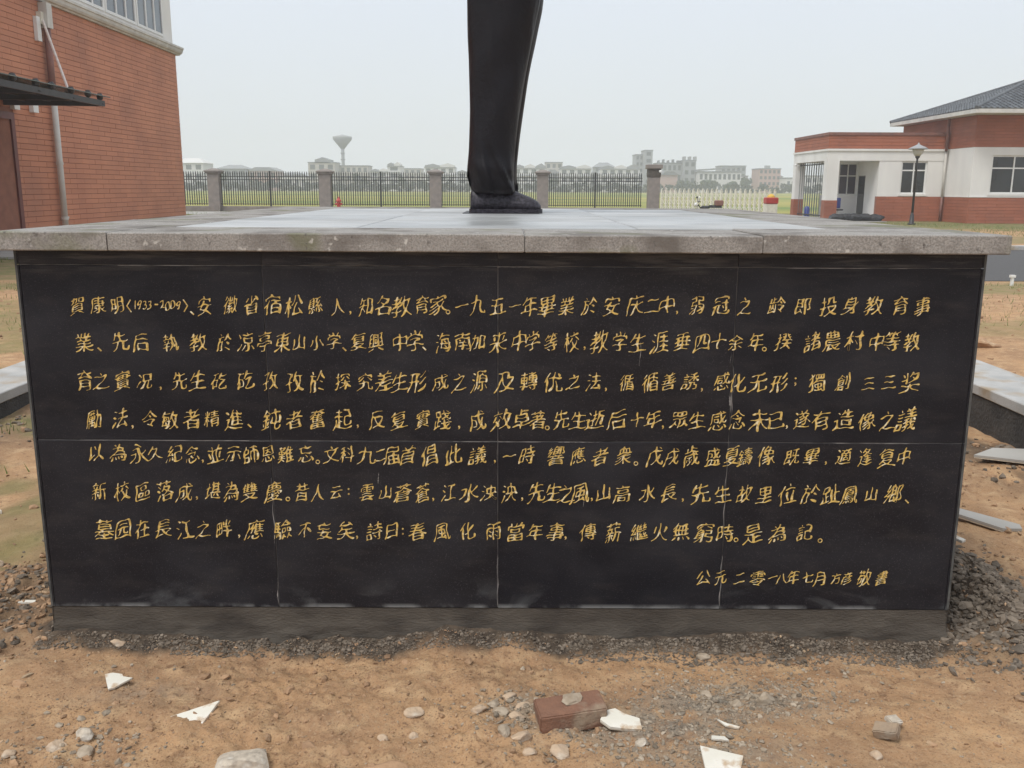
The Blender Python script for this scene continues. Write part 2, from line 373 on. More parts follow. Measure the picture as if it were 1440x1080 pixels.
# ---------------------------------------------------------------- ground
def axis(segs):
    out = []
    for a, b, st in segs: out += list(np.arange(a, b, st))
    return np.array(out)
gx_r = [2.2]
while gx_r[-1] < 690: gx_r.append(gx_r[-1]+max(.02, (gx_r[-1]-1.9)*.05))
xs = np.concatenate([-np.array(gx_r[::-1]), np.arange(-2.19, 2.195, .0098), np.array(gx_r)])
gy = [3.9]
while gy[-1] < 690: gy.append(gy[-1]+max(.015, (gy[-1]-3.4)*.028))
gyn = [1.9]
while gyn[-1] > -690: gyn.append(gyn[-1]-max(.05, (2.6-gyn[-1])*.12))
ys = np.concatenate([np.array(gyn[::-1]), np.arange(1.92, 3.12, .0075), np.arange(3.12, 3.9, .013), np.array(gy)])
X, Y = np.meshgrid(xs, ys)
Z = height(X, Y)
# soil settles below everything laid on it
inside = (X > PX0+.02) & (X < PX1-.02) & (Y > PY0+.02) & (Y < PY1-.02); Z[inside] = -.02
nx, ny = len(xs), len(ys)
me = bpy.data.meshes.new('ground')
vv = np.stack([X, Y, Z], -1).reshape(-1, 3).astype(np.float32)
idx = np.arange(nx*ny).reshape(ny, nx)
q = np.stack([idx[:-1, :-1], idx[:-1, 1:], idx[1:, 1:], idx[1:, :-1]], -1).reshape(-1, 4)
me.vertices.add(len(vv)); me.vertices.foreach_set('co', vv.ravel())
me.loops.add(q.size); me.loops.foreach_set('vertex_index', q.ravel().astype(np.int32))
me.polygons.add(len(q)); me.polygons.foreach_set('loop_start', np.arange(0, q.size, 4, dtype=np.int32)); me.polygons.foreach_set('loop_total', np.full(len(q), 4, np.int32))
me.update(calc_edges=True); me.validate()
me.polygons.foreach_set('use_smooth', np.ones(len(q), bool))
za, zb, zc = zones(X, Y)
ca = me.color_attributes.new('zone', 'FLOAT_COLOR', 'POINT')
ca.data.foreach_set('color', np.stack([za, zb, zc, np.ones_like(za)], -1).reshape(-1).astype(np.float32))
me.materials.append(M['ground_soil'])
link('ground', me, kind='structure')

B(-160, 160, 62.6, 322, .002, .004).build('field', 'field', kind='structure')
# asphalt road crossing behind, wider on the right
MB().prism([(5.2, 16.6), (60, 16.4), (60, 25.2), (5.2, 25.2)], .0, .012).build('road', 'asphalt', kind='structure')
MB().bbox(9, 60, 25.2, 25.42, 0, .13, .015).build('kerb', 'concrete', kind='structure')
MB().bbox(-13.25, -4.5, 20.6, 24.2, 0, .06, .01).build('pavement', 'apron', kind='structure')
B(-60, 16.8, 55.5, 61.4, .001, .006).build('path', 'apron', kind='structure')
def walkway(x0, x1, z0, z1, label):
    t = thing('walkway', label, 'walkway')
    y = 1.2; k = 0
    while y < 13:
        a = MB().bbox(x0, x1, y, y+.985, z1-.07, z1+random.uniform(-.003, .003), .006)
        a.build('paving_slab', 'concrete', t); y += .99
    B(x0+.012, x1-.01, 1.2, 13.08, z0, z1-.07).build('footing', 'wet_concrete', t)
walkway(3.18, 3.66, -.05, .30, 'raised concrete walkway on a dark wet footing right of the plinth')
walkway(-4.06, -3.58, -.05, .18, 'raised concrete walkway edging the soil left of the plinth')

# ---------------------------------------------------------------- plinth
pl = thing('plinth', 'dark granite plinth with a gold running-script inscription and pale granite top', 'plinth', (0, 0, 0))
B(PX0+.03, PX1-.03, PY0+.03, PY1-.03, -.05, 1.39).build('core', 'mortar', pl)
# rough mortar footing below the panels, uneven foot
def footing_face(p0, p1, nrm, name):
    n = 260; m_ = 22; L_ = math.dist(p0, p1); vs = []; fs = []
    for j in range(m_+1):
        z = -.02+.156*j/m_
        for i in range(n+1):
            t = i/n; x = p0[0]+(p1[0]-p0[0])*t; y = p0[1]+(p1[1]-p0[1])*t
            low = max(0, 1-z/.085)
            e = (.0012*fbm(np.array(t*L_*30), np.array(z*30), 1, 3)+low*(.010+.010*float(fbm(np.array(t*L_+3), np.array(z*3), 9, 4)))+low*low*.012*abs(float(fbm(np.array(t*L_), np.array(z), 4, 2))))
            e = float(e)+.001
            vs.append((x+nrm[0]*e, y+nrm[1]*e, z))
    for j in range(m_):
        for i in range(n):
            a = j*(n+1)+i; fs.append((a, a+1, a+n+2, a+n+1))
    MB().add(vs, fs).build(name, 'mortar', pl, smooth=True)
footing_face((PX0, PY0+.004), (PX1, PY0+.004), (0, -1), 'footing')
footing_face((PX1-.004, PY0), (PX1-.004, PY1), (1, 0), 'footing')
footing_face((PX0+.004, PY1), (PX0+.004, PY0), (-1, 0), 'footing')
zr = [(.138, .7515), (.7545, 1.349)]
fxs = [PX0+.0135, -.827, -.048, .744, PX1-.0135]
g = .0016
k = 0
for (z0, z1) in zr:
    for i in range(4):
        MB().bbox(fxs[i]+g, fxs[i+1]-g, PY0+random.uniform(0, .0012), PY0+.014, z0, z1, .0012).build('facing_panel', ('granite_a', 'granite_b', 'granite_c')[(k*2+i) % 3], pl)
    k += 1
for i in range(4):
    MB().bbox(fxs[i]+g*.5, fxs[i+1]-g*.5, PY0-.0015, PY0+.014, 1.352, 1.398, .001).build('top_strip', ('granite_b', 'granite_a')[i % 2], pl)
# grout behind joints
B(PX0+.014, PX1-.014, PY0+.0055, PY0+.03, .14, 1.395).build('grout', 'grout', pl)
# side and back facing, whose sawn edges show at the front corners
ysd = np.linspace(PY0-.0008, PY1, 6)
for sx, s in ((PX0, 1), (PX1, -1)):
    for z0, z1 in zr+[(1.352, 1.398)]:
        for j in range(5):
            x0, x1 = sorted((sx, sx+s*.013))
            MB().bbox(x0, x1, ysd[j]+(.0 if j == 0 else g), ysd[j+1]-g, z0, z1, .0012).build('facing_panel', 'granite_a', pl)
    x0, x1 = sorted((sx+s*.0006, sx+s*.0078))
    MB().bbox(x0, x1, PY0-.0022, PY0-.0009, .14, 1.396, .0005).build('sawn_edge', 'raw_edge', pl)
for z0, z1 in zr:
    for i in range(4):
        MB().bbox(fxs[i]+g, fxs[i+1]-g, PY1-.014, PY1, z0, z1, .0012).build('facing_panel', 'granite_b', pl)
# coping and top slabs
ZT, ZB = 1.459, 1.3995
SX0, SX1, SY0, SY1 = PX0-.05, PX1+.05, PY0-.05, PY1+.05
cj = [SX0, -1.309, .039, .807, SX1]
dz = [.001, -.001, -.0035, .002]
for i in range(4):
    MB().bbox(cj[i]+.0012, cj[i+1]-.0012, SY0+(-.001, .002, -.003, .0)[i], SY0+.44, ZB, ZT+dz[i], .0035).build('coping_stone', 'coping', pl)
cj2 = [SX0, -.85, -.02, .80, SX1]
for i in range(4):
    MB().bbox(cj2[i]+.0015, cj2[i+1]-.0015, SY1-.44, SY1, ZB, ZT+dz[3-i]*.5, .003).build('coping_stone', 'coping', pl)
yy = [SY0+.445, 4.18, 4.95, 5.7, SY1-.445]
for j in range(4):
    for x0, x1 in ((SX0, SX0+.44), (SX1-.44, SX1)):
        MB().bbox(x0, x1, yy[j]+.0015, yy[j+1]-.0015, ZB, ZT+random.uniform(-.001, .001), .003).build('coping_stone', 'coping', pl)
xin = [SX0+.444, -.575, .46, SX1-.444]
for j in range(4):
    for i in range(3):
        MB().bbox(xin[i]+.0015, xin[i+1]-.0015, yy[j]+.0015, yy[j+1]-.0015, ZB, ZT+random.uniform(-.0015, .0015), .003).build('top_slab', ('slab_a', 'slab_b')[(i+j) % 2], pl)
B(SX0+.01, SX1-.01, SY0+.01, SY1-.01, ZB+.002, ZT-.006).build('bedding', 'top_joint', pl)
# splash and drip marks of lime on the joints
dr = MB()
for x, z0, z1, w in ((.747, .80, 1.02, .0035), (.741, .42, .73, .003), (.735, 1.03, 1.06, .002), (-.048, .15, .33, .004), (-.049, .66, .735, .002), (-.828, .15, .25, .004), (-.83, .38, .62, .0025), (.742, .15, .34, .004), (.43, 1.02, 1.10, .002), (-.46, .60, .64, .003), (.741, .86, .93, .006), (.752, .93, 1.0, .003), (.25, .52, .55, .002)):
    n = 16; a = []; b_ = []
    for i in range(n+1):
        z = z0+(z1-z0)*i/n; ww = w*(.15+random.random())*(.4+.6*math.sin(math.pi*min(1, (i+.6)/n)))
        xx = x+.002*math.sin(z*60)
        a.append((xx-ww/2, PY0-.0016, z)); b_.append((xx+ww/2, PY0-.0016, z))
    dr.add(a+b_, [(i, n+1+i, n+2+i, i+1) for i in range(n)])
for x0, x1, z in ((-1.30, -.93, 1.3495), (-.05, .14, 1.3495), (.16, .3, .753), (-.70, -.66, .7535), (-.62, -.56, .753), (1.0, 1.4, .753), (-1.5, -.9, .753), (.9, 1.3, 1.3495), (-.2, .1, .753)):
    n = 24; a = []; b_ = []
    for i in range(n+1):
        x = x0+(x1-x0)*i/n; ww = .0022*(.1+random.random())
        a.append((x, PY0-.0031, z-ww/2)); b_.append((x, PY0-.0031, z+ww/2))
    dr.add(a+b_, [(i, i+1, n+2+i, n+1+i) for i in range(n)])
dr.build('lime_mark', 'grout', pl, kind='stuff')

# --- inscription: glyph outlines re-inked as brush strokes
LINES=[
("賀康明〈1933-2009〉、安徽省宿松縣人,知名教育家。一九五一年畢業於安庆二中,弱冠之龄即投身教育事",0.0680,[-1446,-1377,-1314,-1275,-1253,-1239,-1222,-1207,-1183,-1163,-1146,-1129,-1110,-1086,-1066,-1023,-936,-866,-796,-726,-655,-581,-539,-485,-428,-369,-300,-248,-214,-167,-115,-49,8,57,114,181,257,330,409,466,515,548,614,694,772,878,967,1051,1124,1200,1289,1362],1.217,1.227),
("業、先后執教於凉亭東山小学、复興中学、海南加来中学等校,教学生涯垂四十余年。揆諸農村中等教",0.0700,[-1436,-1385,-1314,-1244,-1147,-1053,-964,-892,-829,-769,-714,-655,-598,-563,-514,-456,-377,-325,-295,-232,-166,-113,-46,23,70,131,199,243,292,361,422,494,569,636,691,749,816,846,910,1006,1071,1147,1221,1273,1338],1.093,1.107),
("育之實况,先生矻矻孜孜於探究差生形成之源及轉优之法,循循善誘,感化无形;獨創三三奖",0.0710,[-1445,-1390,-1317,-1242,-1190,-1125,-1062,-989,-902,-816,-735,-657,-572,-497,-432,-380,-319,-242,-179,-111,-24,56,139,208,276,318,389,469,530,602,643,710,762,831,905,958,1032,1120,1206,1275,1346],0.961,0.966),
("勵法,令敏者精進、鈍者奮起,反复實踐,成效卓著。先生逝后十年,眾生感念未已,遂有造像之議",0.0730,[-1425,-1336,-1296,-1235,-1167,-1091,-1023,-949,-896,-820,-741,-663,-577,-526,-459,-385,-304,-236,-180,-117,-35,32,88,121,168,227,285,360,427,480,516,571,632,703,769,842,900,939,989,1055,1133,1211,1281,1345],0.827,0.835),
("以為永久紀念,並示師恩難忘。文科九二届首倡此議,一時響應者衆。戊戌歲盛夏鑄像既畢,適逢复中",0.0690,[-1430,-1351,-1283,-1227,-1159,-1099,-1064,-1020,-957,-897,-838,-777,-709,-668,-621,-567,-499,-451,-410,-357,-283,-199,-117,-58,-9,53,153,229,305,386,428,493,551,619,693,758,803,877,964,1032,1082,1142,1216,1291,1350],0.706,0.704),
("新校區落成,堪為雙慶。昔人云:雲山蒼蒼,江水泱泱,先生之風,山高水長,先生故里位於趾鳳山鄉、",0.0730,[-1430,-1350,-1280,-1204,-1134,-1093,-1034,-972,-908,-825,-777,-728,-672,-609,-565,-501,-437,-377,-308,-272,-218,-146,-79,-9,37,86,143,188,237,279,319,384,472,546,595,655,733,808,878,958,1039,1108,1173,1248,1326,1374],0.570,0.570),
("墓园在長江之畔,應驗不妄矣,詩曰:春風化雨當年事,傳薪繼火無窮時。是為記。",0.0740,[-1426,-1359,-1292,-1219,-1144,-1079,-1006,-954,-897,-800,-723,-655,-580,-541,-479,-419,-380,-328,-243,-154,-62,15,84,155,190,269,357,448,520,594,676,749,788,846,934,1028,1083],0.431,0.427),
("公元二零一八年七月方彦敬書",0.0620,[681,741,809,871,925,957,998,1050,1094,1150,1189,1250,1312],0.258,0.259)]
_gl = {}
dg = bpy.context.evaluated_depsgraph_get()
def outline(ch):
    if ch in _gl: return _gl[ch]
    c = bpy.data.curves.new('g', 'FONT'); c.body = ch; ob = bpy.data.objects.new('g', c); COL.objects.link(ob)
    bpy.context.view_layer.update(); d = bpy.context.evaluated_depsgraph_get()
    k = ob.evaluated_get(d).to_curve(d); loops = []
    for s in k.splines:
        bp = s.bezier_points; pts = []; n = len(bp)
        for i in range(n):
            a, b = bp[i], bp[(i+1) % n]
            P = [np.array(v[:2]) for v in (a.co, a.handle_right, b.handle_left, b.co)]
            ln = np.linalg.norm(P[3]-P[0]); m_ = max(1, min(14, int(ln/.035)))
            for t in np.arange(m_)/m_:
                pts.append((1-t)**3*P[0]+3*(1-t)**2*t*P[1]+3*(1-t)*t*t*P[2]+t**3*P[3])
        if len(pts) > 2: loops.append(np.array(pts))
    bpy.data.objects.remove(ob); bpy.data.curves.remove(c)
    _gl[ch] = loops; return loops
def ink(loops, seed):
    r = np.random.RandomState(seed); out = []
    ph = r.rand(8)*6.3
    narrow = r.uniform(.82, .99); shear = r.uniform(.15, .25); slant = r.uniform(.02, .13); rot = r.uniform(-.05, .04); tall = r.uniform(1.0, 1.14)
    per = sum(np.linalg.norm(np.roll(p, -1, 0)-p, axis=1).sum() for p in loops); kk = min(1, max(.32, 9/per))
    for p in loops:
        n = len(p)
        t = np.roll(p, -1, 0)-np.roll(p, 1, 0); ln = np.linalg.norm(t, axis=1)+1e-9; t /= ln[:, None]
        nrm = np.stack([t[:, 1], -t[:, 0]], 1)
        # brush pressure: swells and thins along the glyph, horizontals lighter, ends drawn out
        w = -.005+.017*np.sin(p[:, 0]*9+p[:, 1]*4+ph[0])+.011*np.sin(p[:, 1]*15-p[:, 0]*6+ph[1])
        w = w-.017*np.abs(nrm[:, 1])+.006*np.abs(nrm[:, 0])+.014*(p[:, 0]-.45)
        q = p+nrm*(np.clip(w, -.026, .030)*kk)[:, None]
        for _ in range((2 if n > 12 else (1 if n > 6 else 0)) if kk > .55 else 1): q = .5*q+.25*(np.roll(q, 1, 0)+np.roll(q, -1, 0))
        q = q-np.array([.5, .38])
        q = q+(.55+.45*kk)*np.stack([.030*np.sin(q[:, 1]*5+ph[2])+.020*np.sin(q[:, 1]*11+q[:, 0]*4+ph[3]), .026*np.sin(q[:, 0]*6+ph[4])+.018*np.sin(q[:, 0]*12+q[:, 1]*5+ph[5])-.10*q[:, 0]**2], 1)
        # lower part spreads, upper part gathers
        wd = 1-.22*q[:, 1]
        x = q[:, 0]*narrow*wd+q[:, 1]*slant; y = q[:, 1]*tall+q[:, 0]*shear
        c, s = math.cos(rot), math.sin(rot)
        out.append(np.stack([c*x-s*y, s*x+c*y], 1))
    return out
def to_mesh(cu):
    tmp = bpy.data.objects.new('t', cu); COL.objects.link(tmp); bpy.context.view_layer.update()
    d = bpy.context.evaluated_depsgraph_get(); me = bpy.data.meshes.new_from_object(tmp.evaluated_get(d))
    bpy.data.objects.remove(tmp); bpy.data.curves.remove(cu)
    me.transform(Matrix.Rotation(R(90), 4, 'X')); me.materials.clear(); me.materials.append(M['gold'])
    return me
def new_curve():
    cu = bpy.data.curves.new('character', 'CURVE'); cu.dimensions = '2D'; cu.fill_mode = 'BOTH'; cu.extrude = .0009; return cu
def put(cu, loops, sc, dx, dz):
    for q in loops:
        s = cu.splines.new('POLY'); s.points.add(len(q)-1); s.use_cyclic_u = True
        co = np.zeros((len(q), 4)); co[:, 0] = q[:, 0]*sc+dx; co[:, 1] = q[:, 1]*sc+dz; co[:, 3] = 1
        s.points.foreach_set('co', co.ravel())
PUN = ',、。;:〈〉-'
sd = 0; punct = new_curve()
for li, (txt, size, px, za_, zb_) in enumerate(LINES):
    for ci, ch in enumerate(txt):
        sd += 1
        lp = outline(ch)
        f_ = px[ci]/1000; z = za_+(zb_-za_)*(f_-px[0]/1000)/max(.01, (px[-1]-px[0])/1000)+random.uniform(-.003, .003)
        sc = size*random.uniform(.84, 1.03)*(.78 if li == 7 and ch in '方彦一八' else 1)
        if ch in '0123456789-〈〉': sc = size*.58
        elif ch in '一二三十山小人八七云': sc *= .84
        elif ch in '鈍奮倡教議': sc *= 1.12
        if ch in PUN:
            allp = np.concatenate(lp); c0 = (allp.min(0)+allp.max(0))/2; sc = size*.72 if ch not in '-〈〉' else sc*1.15
            if ch in ',、。': z -= size*.36
            put(punct, [q-c0 for q in lp], sc, f_, z)
            continue
        L2 = ink(lp, sd)
        if ch in '0123456789':
            allp = np.concatenate(L2); c0 = (allp.min(0)+allp.max(0))/2; L2 = [q-c0 for q in L2]
        cu = new_curve(); put(cu, L2, sc, 0, 0)
        link('character', to_mesh(cu), pl, (f_, PY0-.0012, z))
link('punctuation', to_mesh(punct), pl, (0, PY0-.0012, 0), kind='stuff')

# ---------------------------------------------------------------- statue
st = thing('statue', 'dark bronze statue of a man in loose trousers standing on the plinth', 'statue', (-.05, 5.46, ZT))
def ring(cx, cy, z, rx, ry, n=48, fold=0, ph=0, freq=3, sq=2.3, tilt=0):
    out = []
    for j in range(n):
        a = 2*math.pi*j/n; c, s = math.cos(a), math.sin(a)
        r = 1/((abs(c)**sq+abs(s)**sq)**(1/sq))
        k = 1+fold*(math.sin(freq*a+ph)+.5*math.sin(2.3*freq*a+ph*1.7+1))
        out.append((cx+rx*r*c*k, cy+ry*r*s*k, z+tilt*c))
    return out
# silhouette of the near trouser leg: height, rear x, front x (world x), measured in profile
sil = [(.045, -.225, .00), (.07, -.236, .012), (.11, -.245, .012), (.16, -.255, .004), (.21, -.262, .004), (.28, -.262, .006), (.36, -.255, .014), (.46, -.25, .024), (.56, -.247, .036), (.66, -.248, .050), (.76, -.25, .066), (.86, -.252, .086), (.96, -.258, .108), (1.06, -.262, .128), (1.16, -.262, .148), (1.26, -.262, .156), (1.36, -.26, .158)]
def leg(y0, dx, hipy, sgn):
    rings = []
    for h, a, b in sil:
        t = min(1, h/1.26); cy = y0+(hipy-y0)*t; ry = .115+.04*t
        f = .030*math.exp(-h/.25)+.010
        tilt = -.018*(b-a)/.25 if h < .09 else 0
        rings.append(ring((a+b)/2+.05+dx, cy, h+.085*max(0, 1-h/.24), (b-a)/2, ry, 72, f*.7, h*9+sgn, 4, 2.2, -.006*max(0, 1-h/.26)))
    # deep vertical creases and stacking folds near the hem
    out = []
    for ri, rg in enumerate(rings):
        o_ = []
        for (x, y, z) in rg:
            out_f = .010*math.exp(-((z-.17)/.07)**2)*math.sin(38*z+9*(x+y))+.006*math.exp(-((z-.1)/.05)**2)*math.sin(60*z-14*x)
            o_.append((x, y+(out_f if y < cy else -out_f), z))
        out.append(o_)
    return out
def fine_loft(rings, sub=4):
    # Catmull-Rom resample between rings
    R_ = [np.array(r) for r in rings]; res = []
    for i in range(len(R_)-1):
        p0 = R_[max(0, i-1)]; p1 = R_[i]; p2 = R_[i+1]; p3 = R_[min(len(R_)-1, i+2)]
        for k in range(sub):
            t = k/sub
            res.append(.5*((2*p1)+(-p0+p2)*t+(2*p0-5*p1+4*p2-p3)*t*t+(-p0+3*p1-3*p2+p3)*t**3))
    res.append(R_[-1])
    return res
def crease(rings, cx, cy):
    out = []
    for r in rings:
        q = r.copy(); z = q[:, 2]; x = q[:, 0]
        low = np.exp(-((z-.15)/.13)**2)
        v = .008*np.sin(x*46+z*6)*(.35+low)                                  # vertical drape
        v += .020*low*np.sin(30*z+18*x+2.4*np.sin(9*x+3))                   # slanting folds stacking over the shoe
        v += .005*np.exp(-((z-.75)/.3)**2)*np.sin(14*z-20*x)
        for xa, xb, amp in ((-.05, .045, .022), (-.12, -.075, .014), (.03, .052, .010)):
            xc = xb+(xa-xb)*np.clip((z-.13)/.20, 0, 1.6)
            v += 1.5*amp*np.exp(-((x-xc)/.013)**2)*np.exp(-((z-.2)/.13)**2)
        v += .008*np.exp(-((x-(.055+.13*(z-.2)))/.010)**2)
        sgn = np.sign(q[:, 1]-cy)
        q[:, 1] += sgn*v
        out.append([tuple(p) for p in q])
    return out
for nm, y0, dx, s_ in (('trouser_leg', -.02, 0, 1), ('trouser_leg', .30, .02, 2)):
    rr = crease(fine_loft(leg(y0, dx, .06 if s_ == 1 else .24, s_), 5), 0, y0)
    MB().loft(rr).build(nm, 'statue', st, smooth=True)
# upper body (above the picture)
MB().loft(fine_loft([ring(0, .15, 1.30, .215, .30, fold=.01), ring(0, .15, 1.38, .22, .315, fold=.012), ring(.0, .15, 1.55, .19, .29), ring(-.01, .15, 1.85, .19, .32), ring(-.01, .15, 2.08, .15, .33), ring(-.01, .15, 2.17, .08, .16)], 3)).build('jacket', 'statue', st, smooth=True)
MB().loft(fine_loft([ring(0, .15, 2.14, .075, .075), ring(.01, .15, 2.24, .075, .07), ring(.03, .15, 2.30, .115, .09), ring(.03, .15, 2.42, .13, .105), ring(.02, .15, 2.52, .115, .095), ring(.01, .15, 2.58, .05, .045)], 3)).build('head', 'statue', st, smooth=True)
for s_ in (-1, 1):
    y = .15+s_*.33
    MB().tube([(-.01, .15+s_*.22, 2.06), (-.02, y, 1.98), (-.04, y+s_*.04, 1.65), (.02, y+s_*.02, 1.48), (.05, y, 1.42)], [.07, .09, .08, .065, .05], 16).build('sleeve', 'statue', st, smooth=True)
    MB().tube([(.05, y, 1.44), (.07, y, 1.36), (.09, y, 1.27)], [.04, .05, .025], 12).build('hand', 'statue', st, smooth=True)
# shoes: heel at the left, toe to the right
def shoe(y0, dx):
    prof = [(-.207, .030, .060, .11), (-.195, .048, .062, .135), (-.16, .056, .060, .135), (-.11, .058, .055, .145), (-.05, .057, .052, .148), (-.01, .060, .050, .142), (.03, .065, .050, .136), (.07, .071, .048, .120), (.11, .074, .048, .104), (.15, .070, .048, .088), (.18, .056, .046, .070), (.200, .030, .042, .046)]
    rings = []
    for x, w, _, h in prof:
        rg = []
        for j in range(24):
            a = 2*math.pi*j/24; c, s = math.cos(a), math.sin(a)
            zz = .024+(h-.024)*(max(0, s)**.75) if s > 0 else .024
            rg.append((x+dx+.012, y0+w*abs(c)**.8*(1 if c > 0 else -1)*(1-.18*max(0, s)), zz))
        rings.append(rg)
    u = MB().loft(fine_loft(rings, 4)).build('shoe', 'shoe', st, smooth=True)
    so = [(-.213, .02), (-.20, .052), (-.16, .063), (-.1, .062), (-.03, .060), (.04, .070), (.10, .079), (.15, .075), (.185, .058), (.205, .03), (.21, .0)]
    pts = [(x+dx+.012, y0-w) for x, w in so]+[(x+dx+.012, y0+w) for x, w in so[::-1][1:]]
    MB().prism(pts, .002, .026).build('sole', 'shoe', u)
    lc = MB()
    for i in range(4):
        x = .0+.024*i; z = .146-.012*i
        lc.tube([(x+dx, y0-.035, z-.012), (x+dx+.004, y0, z), (x+dx, y0+.035, z-.012)], .004, 6)
    lc.build('laces', 'shoe', u, smooth=True)
shoe(-.02, -.0); shoe(.30, .0)
MB().prism([(-.235, -.13), (.20, -.12), (.22, .0), (.20, .40), (-.235, .40)], -.002, .004).build('fixing_pad', 'statue', st)

# ---------------------------------------------------------------- soil details: clods, gravel, stones
def rock_mesh(seed, sub=2, flat=.7, rough=.25, chip=5):
    import bmesh
    r = random.Random(seed); bm = bmesh.new(); bmesh.ops.create_icosphere(bm, subdivisions=sub, radius=1)
    cuts = [(Vector((r.gauss(0, 1), r.gauss(0, 1), r.gauss(0, 1))).normalized(), r.uniform(.55, .85)) for _ in range(chip)]
    off = Vector((r.uniform(0, 50), r.uniform(0, 50), r.uniform(0, 50)))
    from mathutils import noise
    for v in bm.verts:
        p = v.co.copy()
        for n_, d in cuts:
            k = p.dot(n_)
            if k > d: p -= n_*(k-d)
        p *= 1+rough*noise.noise(p*1.6+off)+rough*.35*noise.noise(p*4.5+off)
        v.co = Vector((p.x*r.uniform(.995, 1.005), p.y, p.z*flat))
    vs = np.array([v.co[:] for v in bm.verts]); fs = [tuple(v.index for v in f.verts) for f in bm.faces]
    bm.free(); return vs, fs
_small = [rock_mesh(i, 1, .7, .5, 5) for i in range(10)]
def scatter(name, m, pts):
    # pts: x, y, radius ; one joined mesh of loose pieces
    V = []; F = []; k = 0
    zz = height(pts[:, 0], pts[:, 1])
    for i, (x, y, r) in enumerate(pts):
        vs, fs = _small[i % 10]
        a = rng.rand()*6.3; b_ = rng.rand()*6.3; c, s = math.cos(a), math.sin(a); c2, s2 = math.cos(b_), math.sin(b_)
        sc = rng.uniform(.7, 1.3, 3)*r
        q = vs*sc; q = np.stack([q[:, 0], c2*q[:, 1]-s2*q[:, 2]*.5, s2*q[:, 1]*.5+c2*abs(q[:, 2])*np.sign(q[:, 2])], 1)
        q = np.stack([c*q[:, 0]-s*q[:, 1]+x, s*q[:, 0]+c*q[:, 1]+y, q[:, 2]+zz[i]+r*.15], 1)
        V.append(q); F += [(f[0]+k, f[1]+k, f[2]+k) for f in fs]; k += len(q)
    me = bpy.data.meshes.new(name); me.from_pydata(np.concatenate(V).tolist(), [], F); me.materials.append(M[m]); me.update()
    link(name, me, kind='stuff')
def clear(p):
    x, y = p[:, 0], p[:, 1]
    return p[~((x > PX0-.005) & (x < PX1+.005) & (y > PY0-.012) & (y < PY1+.02)) & ~((x > 3.15) & (x < 3.7)) & ~((x < -3.55) & (x > -4.1))]
def region(n, x0, x1, y0, y1, r0, r1, dens=None):
    x = rng.uniform(x0, x1, n); y = rng.uniform(y0, y1, n)
    r = np.clip(np.exp(rng.normal(math.log(r0), .55, n)), r0*.4, r1)
    p = np.stack([x, y, r], 1)
    if dens is not None: p = p[rng.rand(n) < dens(x, y)]
    return clear(p)
def blob(n, cx, cy, rx, ry, r0, r1):
    p = np.stack([rng.normal(cx, rx, n), rng.normal(cy, ry, n), np.clip(np.exp(rng.normal(math.log(r0), .6, n)), r0*.4, r1)], 1)
    return clear(p)
lum = lambda x, y: np.clip(.25+.9*fbm(x+3, y+8, 1.4, 3), .03, 1)
scatter('crumbled_soil', 'clod', np.concatenate([
    region(9000, -2.0, 2.0, 1.95, 3.05, .0030, .011, lum), region(30000, -2.0, 2.0, 2.0, 3.05, .0019, .0045, lambda x, y: np.clip(.45+.8*fbm(x+9, y+2, 2.6, 3), .05, 1)), region(420, -2.0, 2.0, 2.1, 3.0, .0085, .02, lum),
    blob(900, -1.95, 3.35, .2, .3, .007, .018), region(2600, 1.5, 3.3, 3.0, 7, .008, .03, lum), region(2200, -3.6, -1.6, 2.8, 7, .009, .03, lum),
    region(900, 3.7, 9, 5, 15, .02, .05, lum), region(700, -9, -4.1, 5, 15, .02, .05, lum)]))
scatter('gravel', 'grey_gravel', np.concatenate([blob(2600, .72, 2.72, .19, .075, .0032, .011), blob(900, .40, 2.52, .17, .07, .0035, .012), blob(500, .05, 2.62, .10, .06, .004, .013),
    blob(700, .55, 2.40, .22, .08, .004, .012), blob(250, .95, 2.9, .3, .05, .004, .01), region(500, -2, 2, 2.1, 3.0, .0035, .008), blob(160, -1.25, 2.45, .12, .07, .006, .014)]))
scatter('spoil_clods', 'dark_clod', np.concatenate([
    region(6500, -1.70, 1.65, 3.0, 3.055, .0034, .009), region(2600, .2, 1.5, 2.94, 3.05, .0036, .011), region(1000, -1.2, -.4, 2.97, 3.05, .0036, .009),
    blob(4200, 1.80, 3.42, .14, .25, .008, .018), blob(420, 1.80, 3.40, .15, .22, .014, .028), blob(620, 1.70, 4.2, .1, .5, .010, .022),
    blob(550, -1.92, 3.35, .17, .25, .008, .018), blob(200, -1.85, 4.2, .15, .5, .010, .024), blob(260, 2.95, 5.7, .14, .8, .012, .03), blob(200, -3.35, 6.6, .14, .8, .012, .03)]))

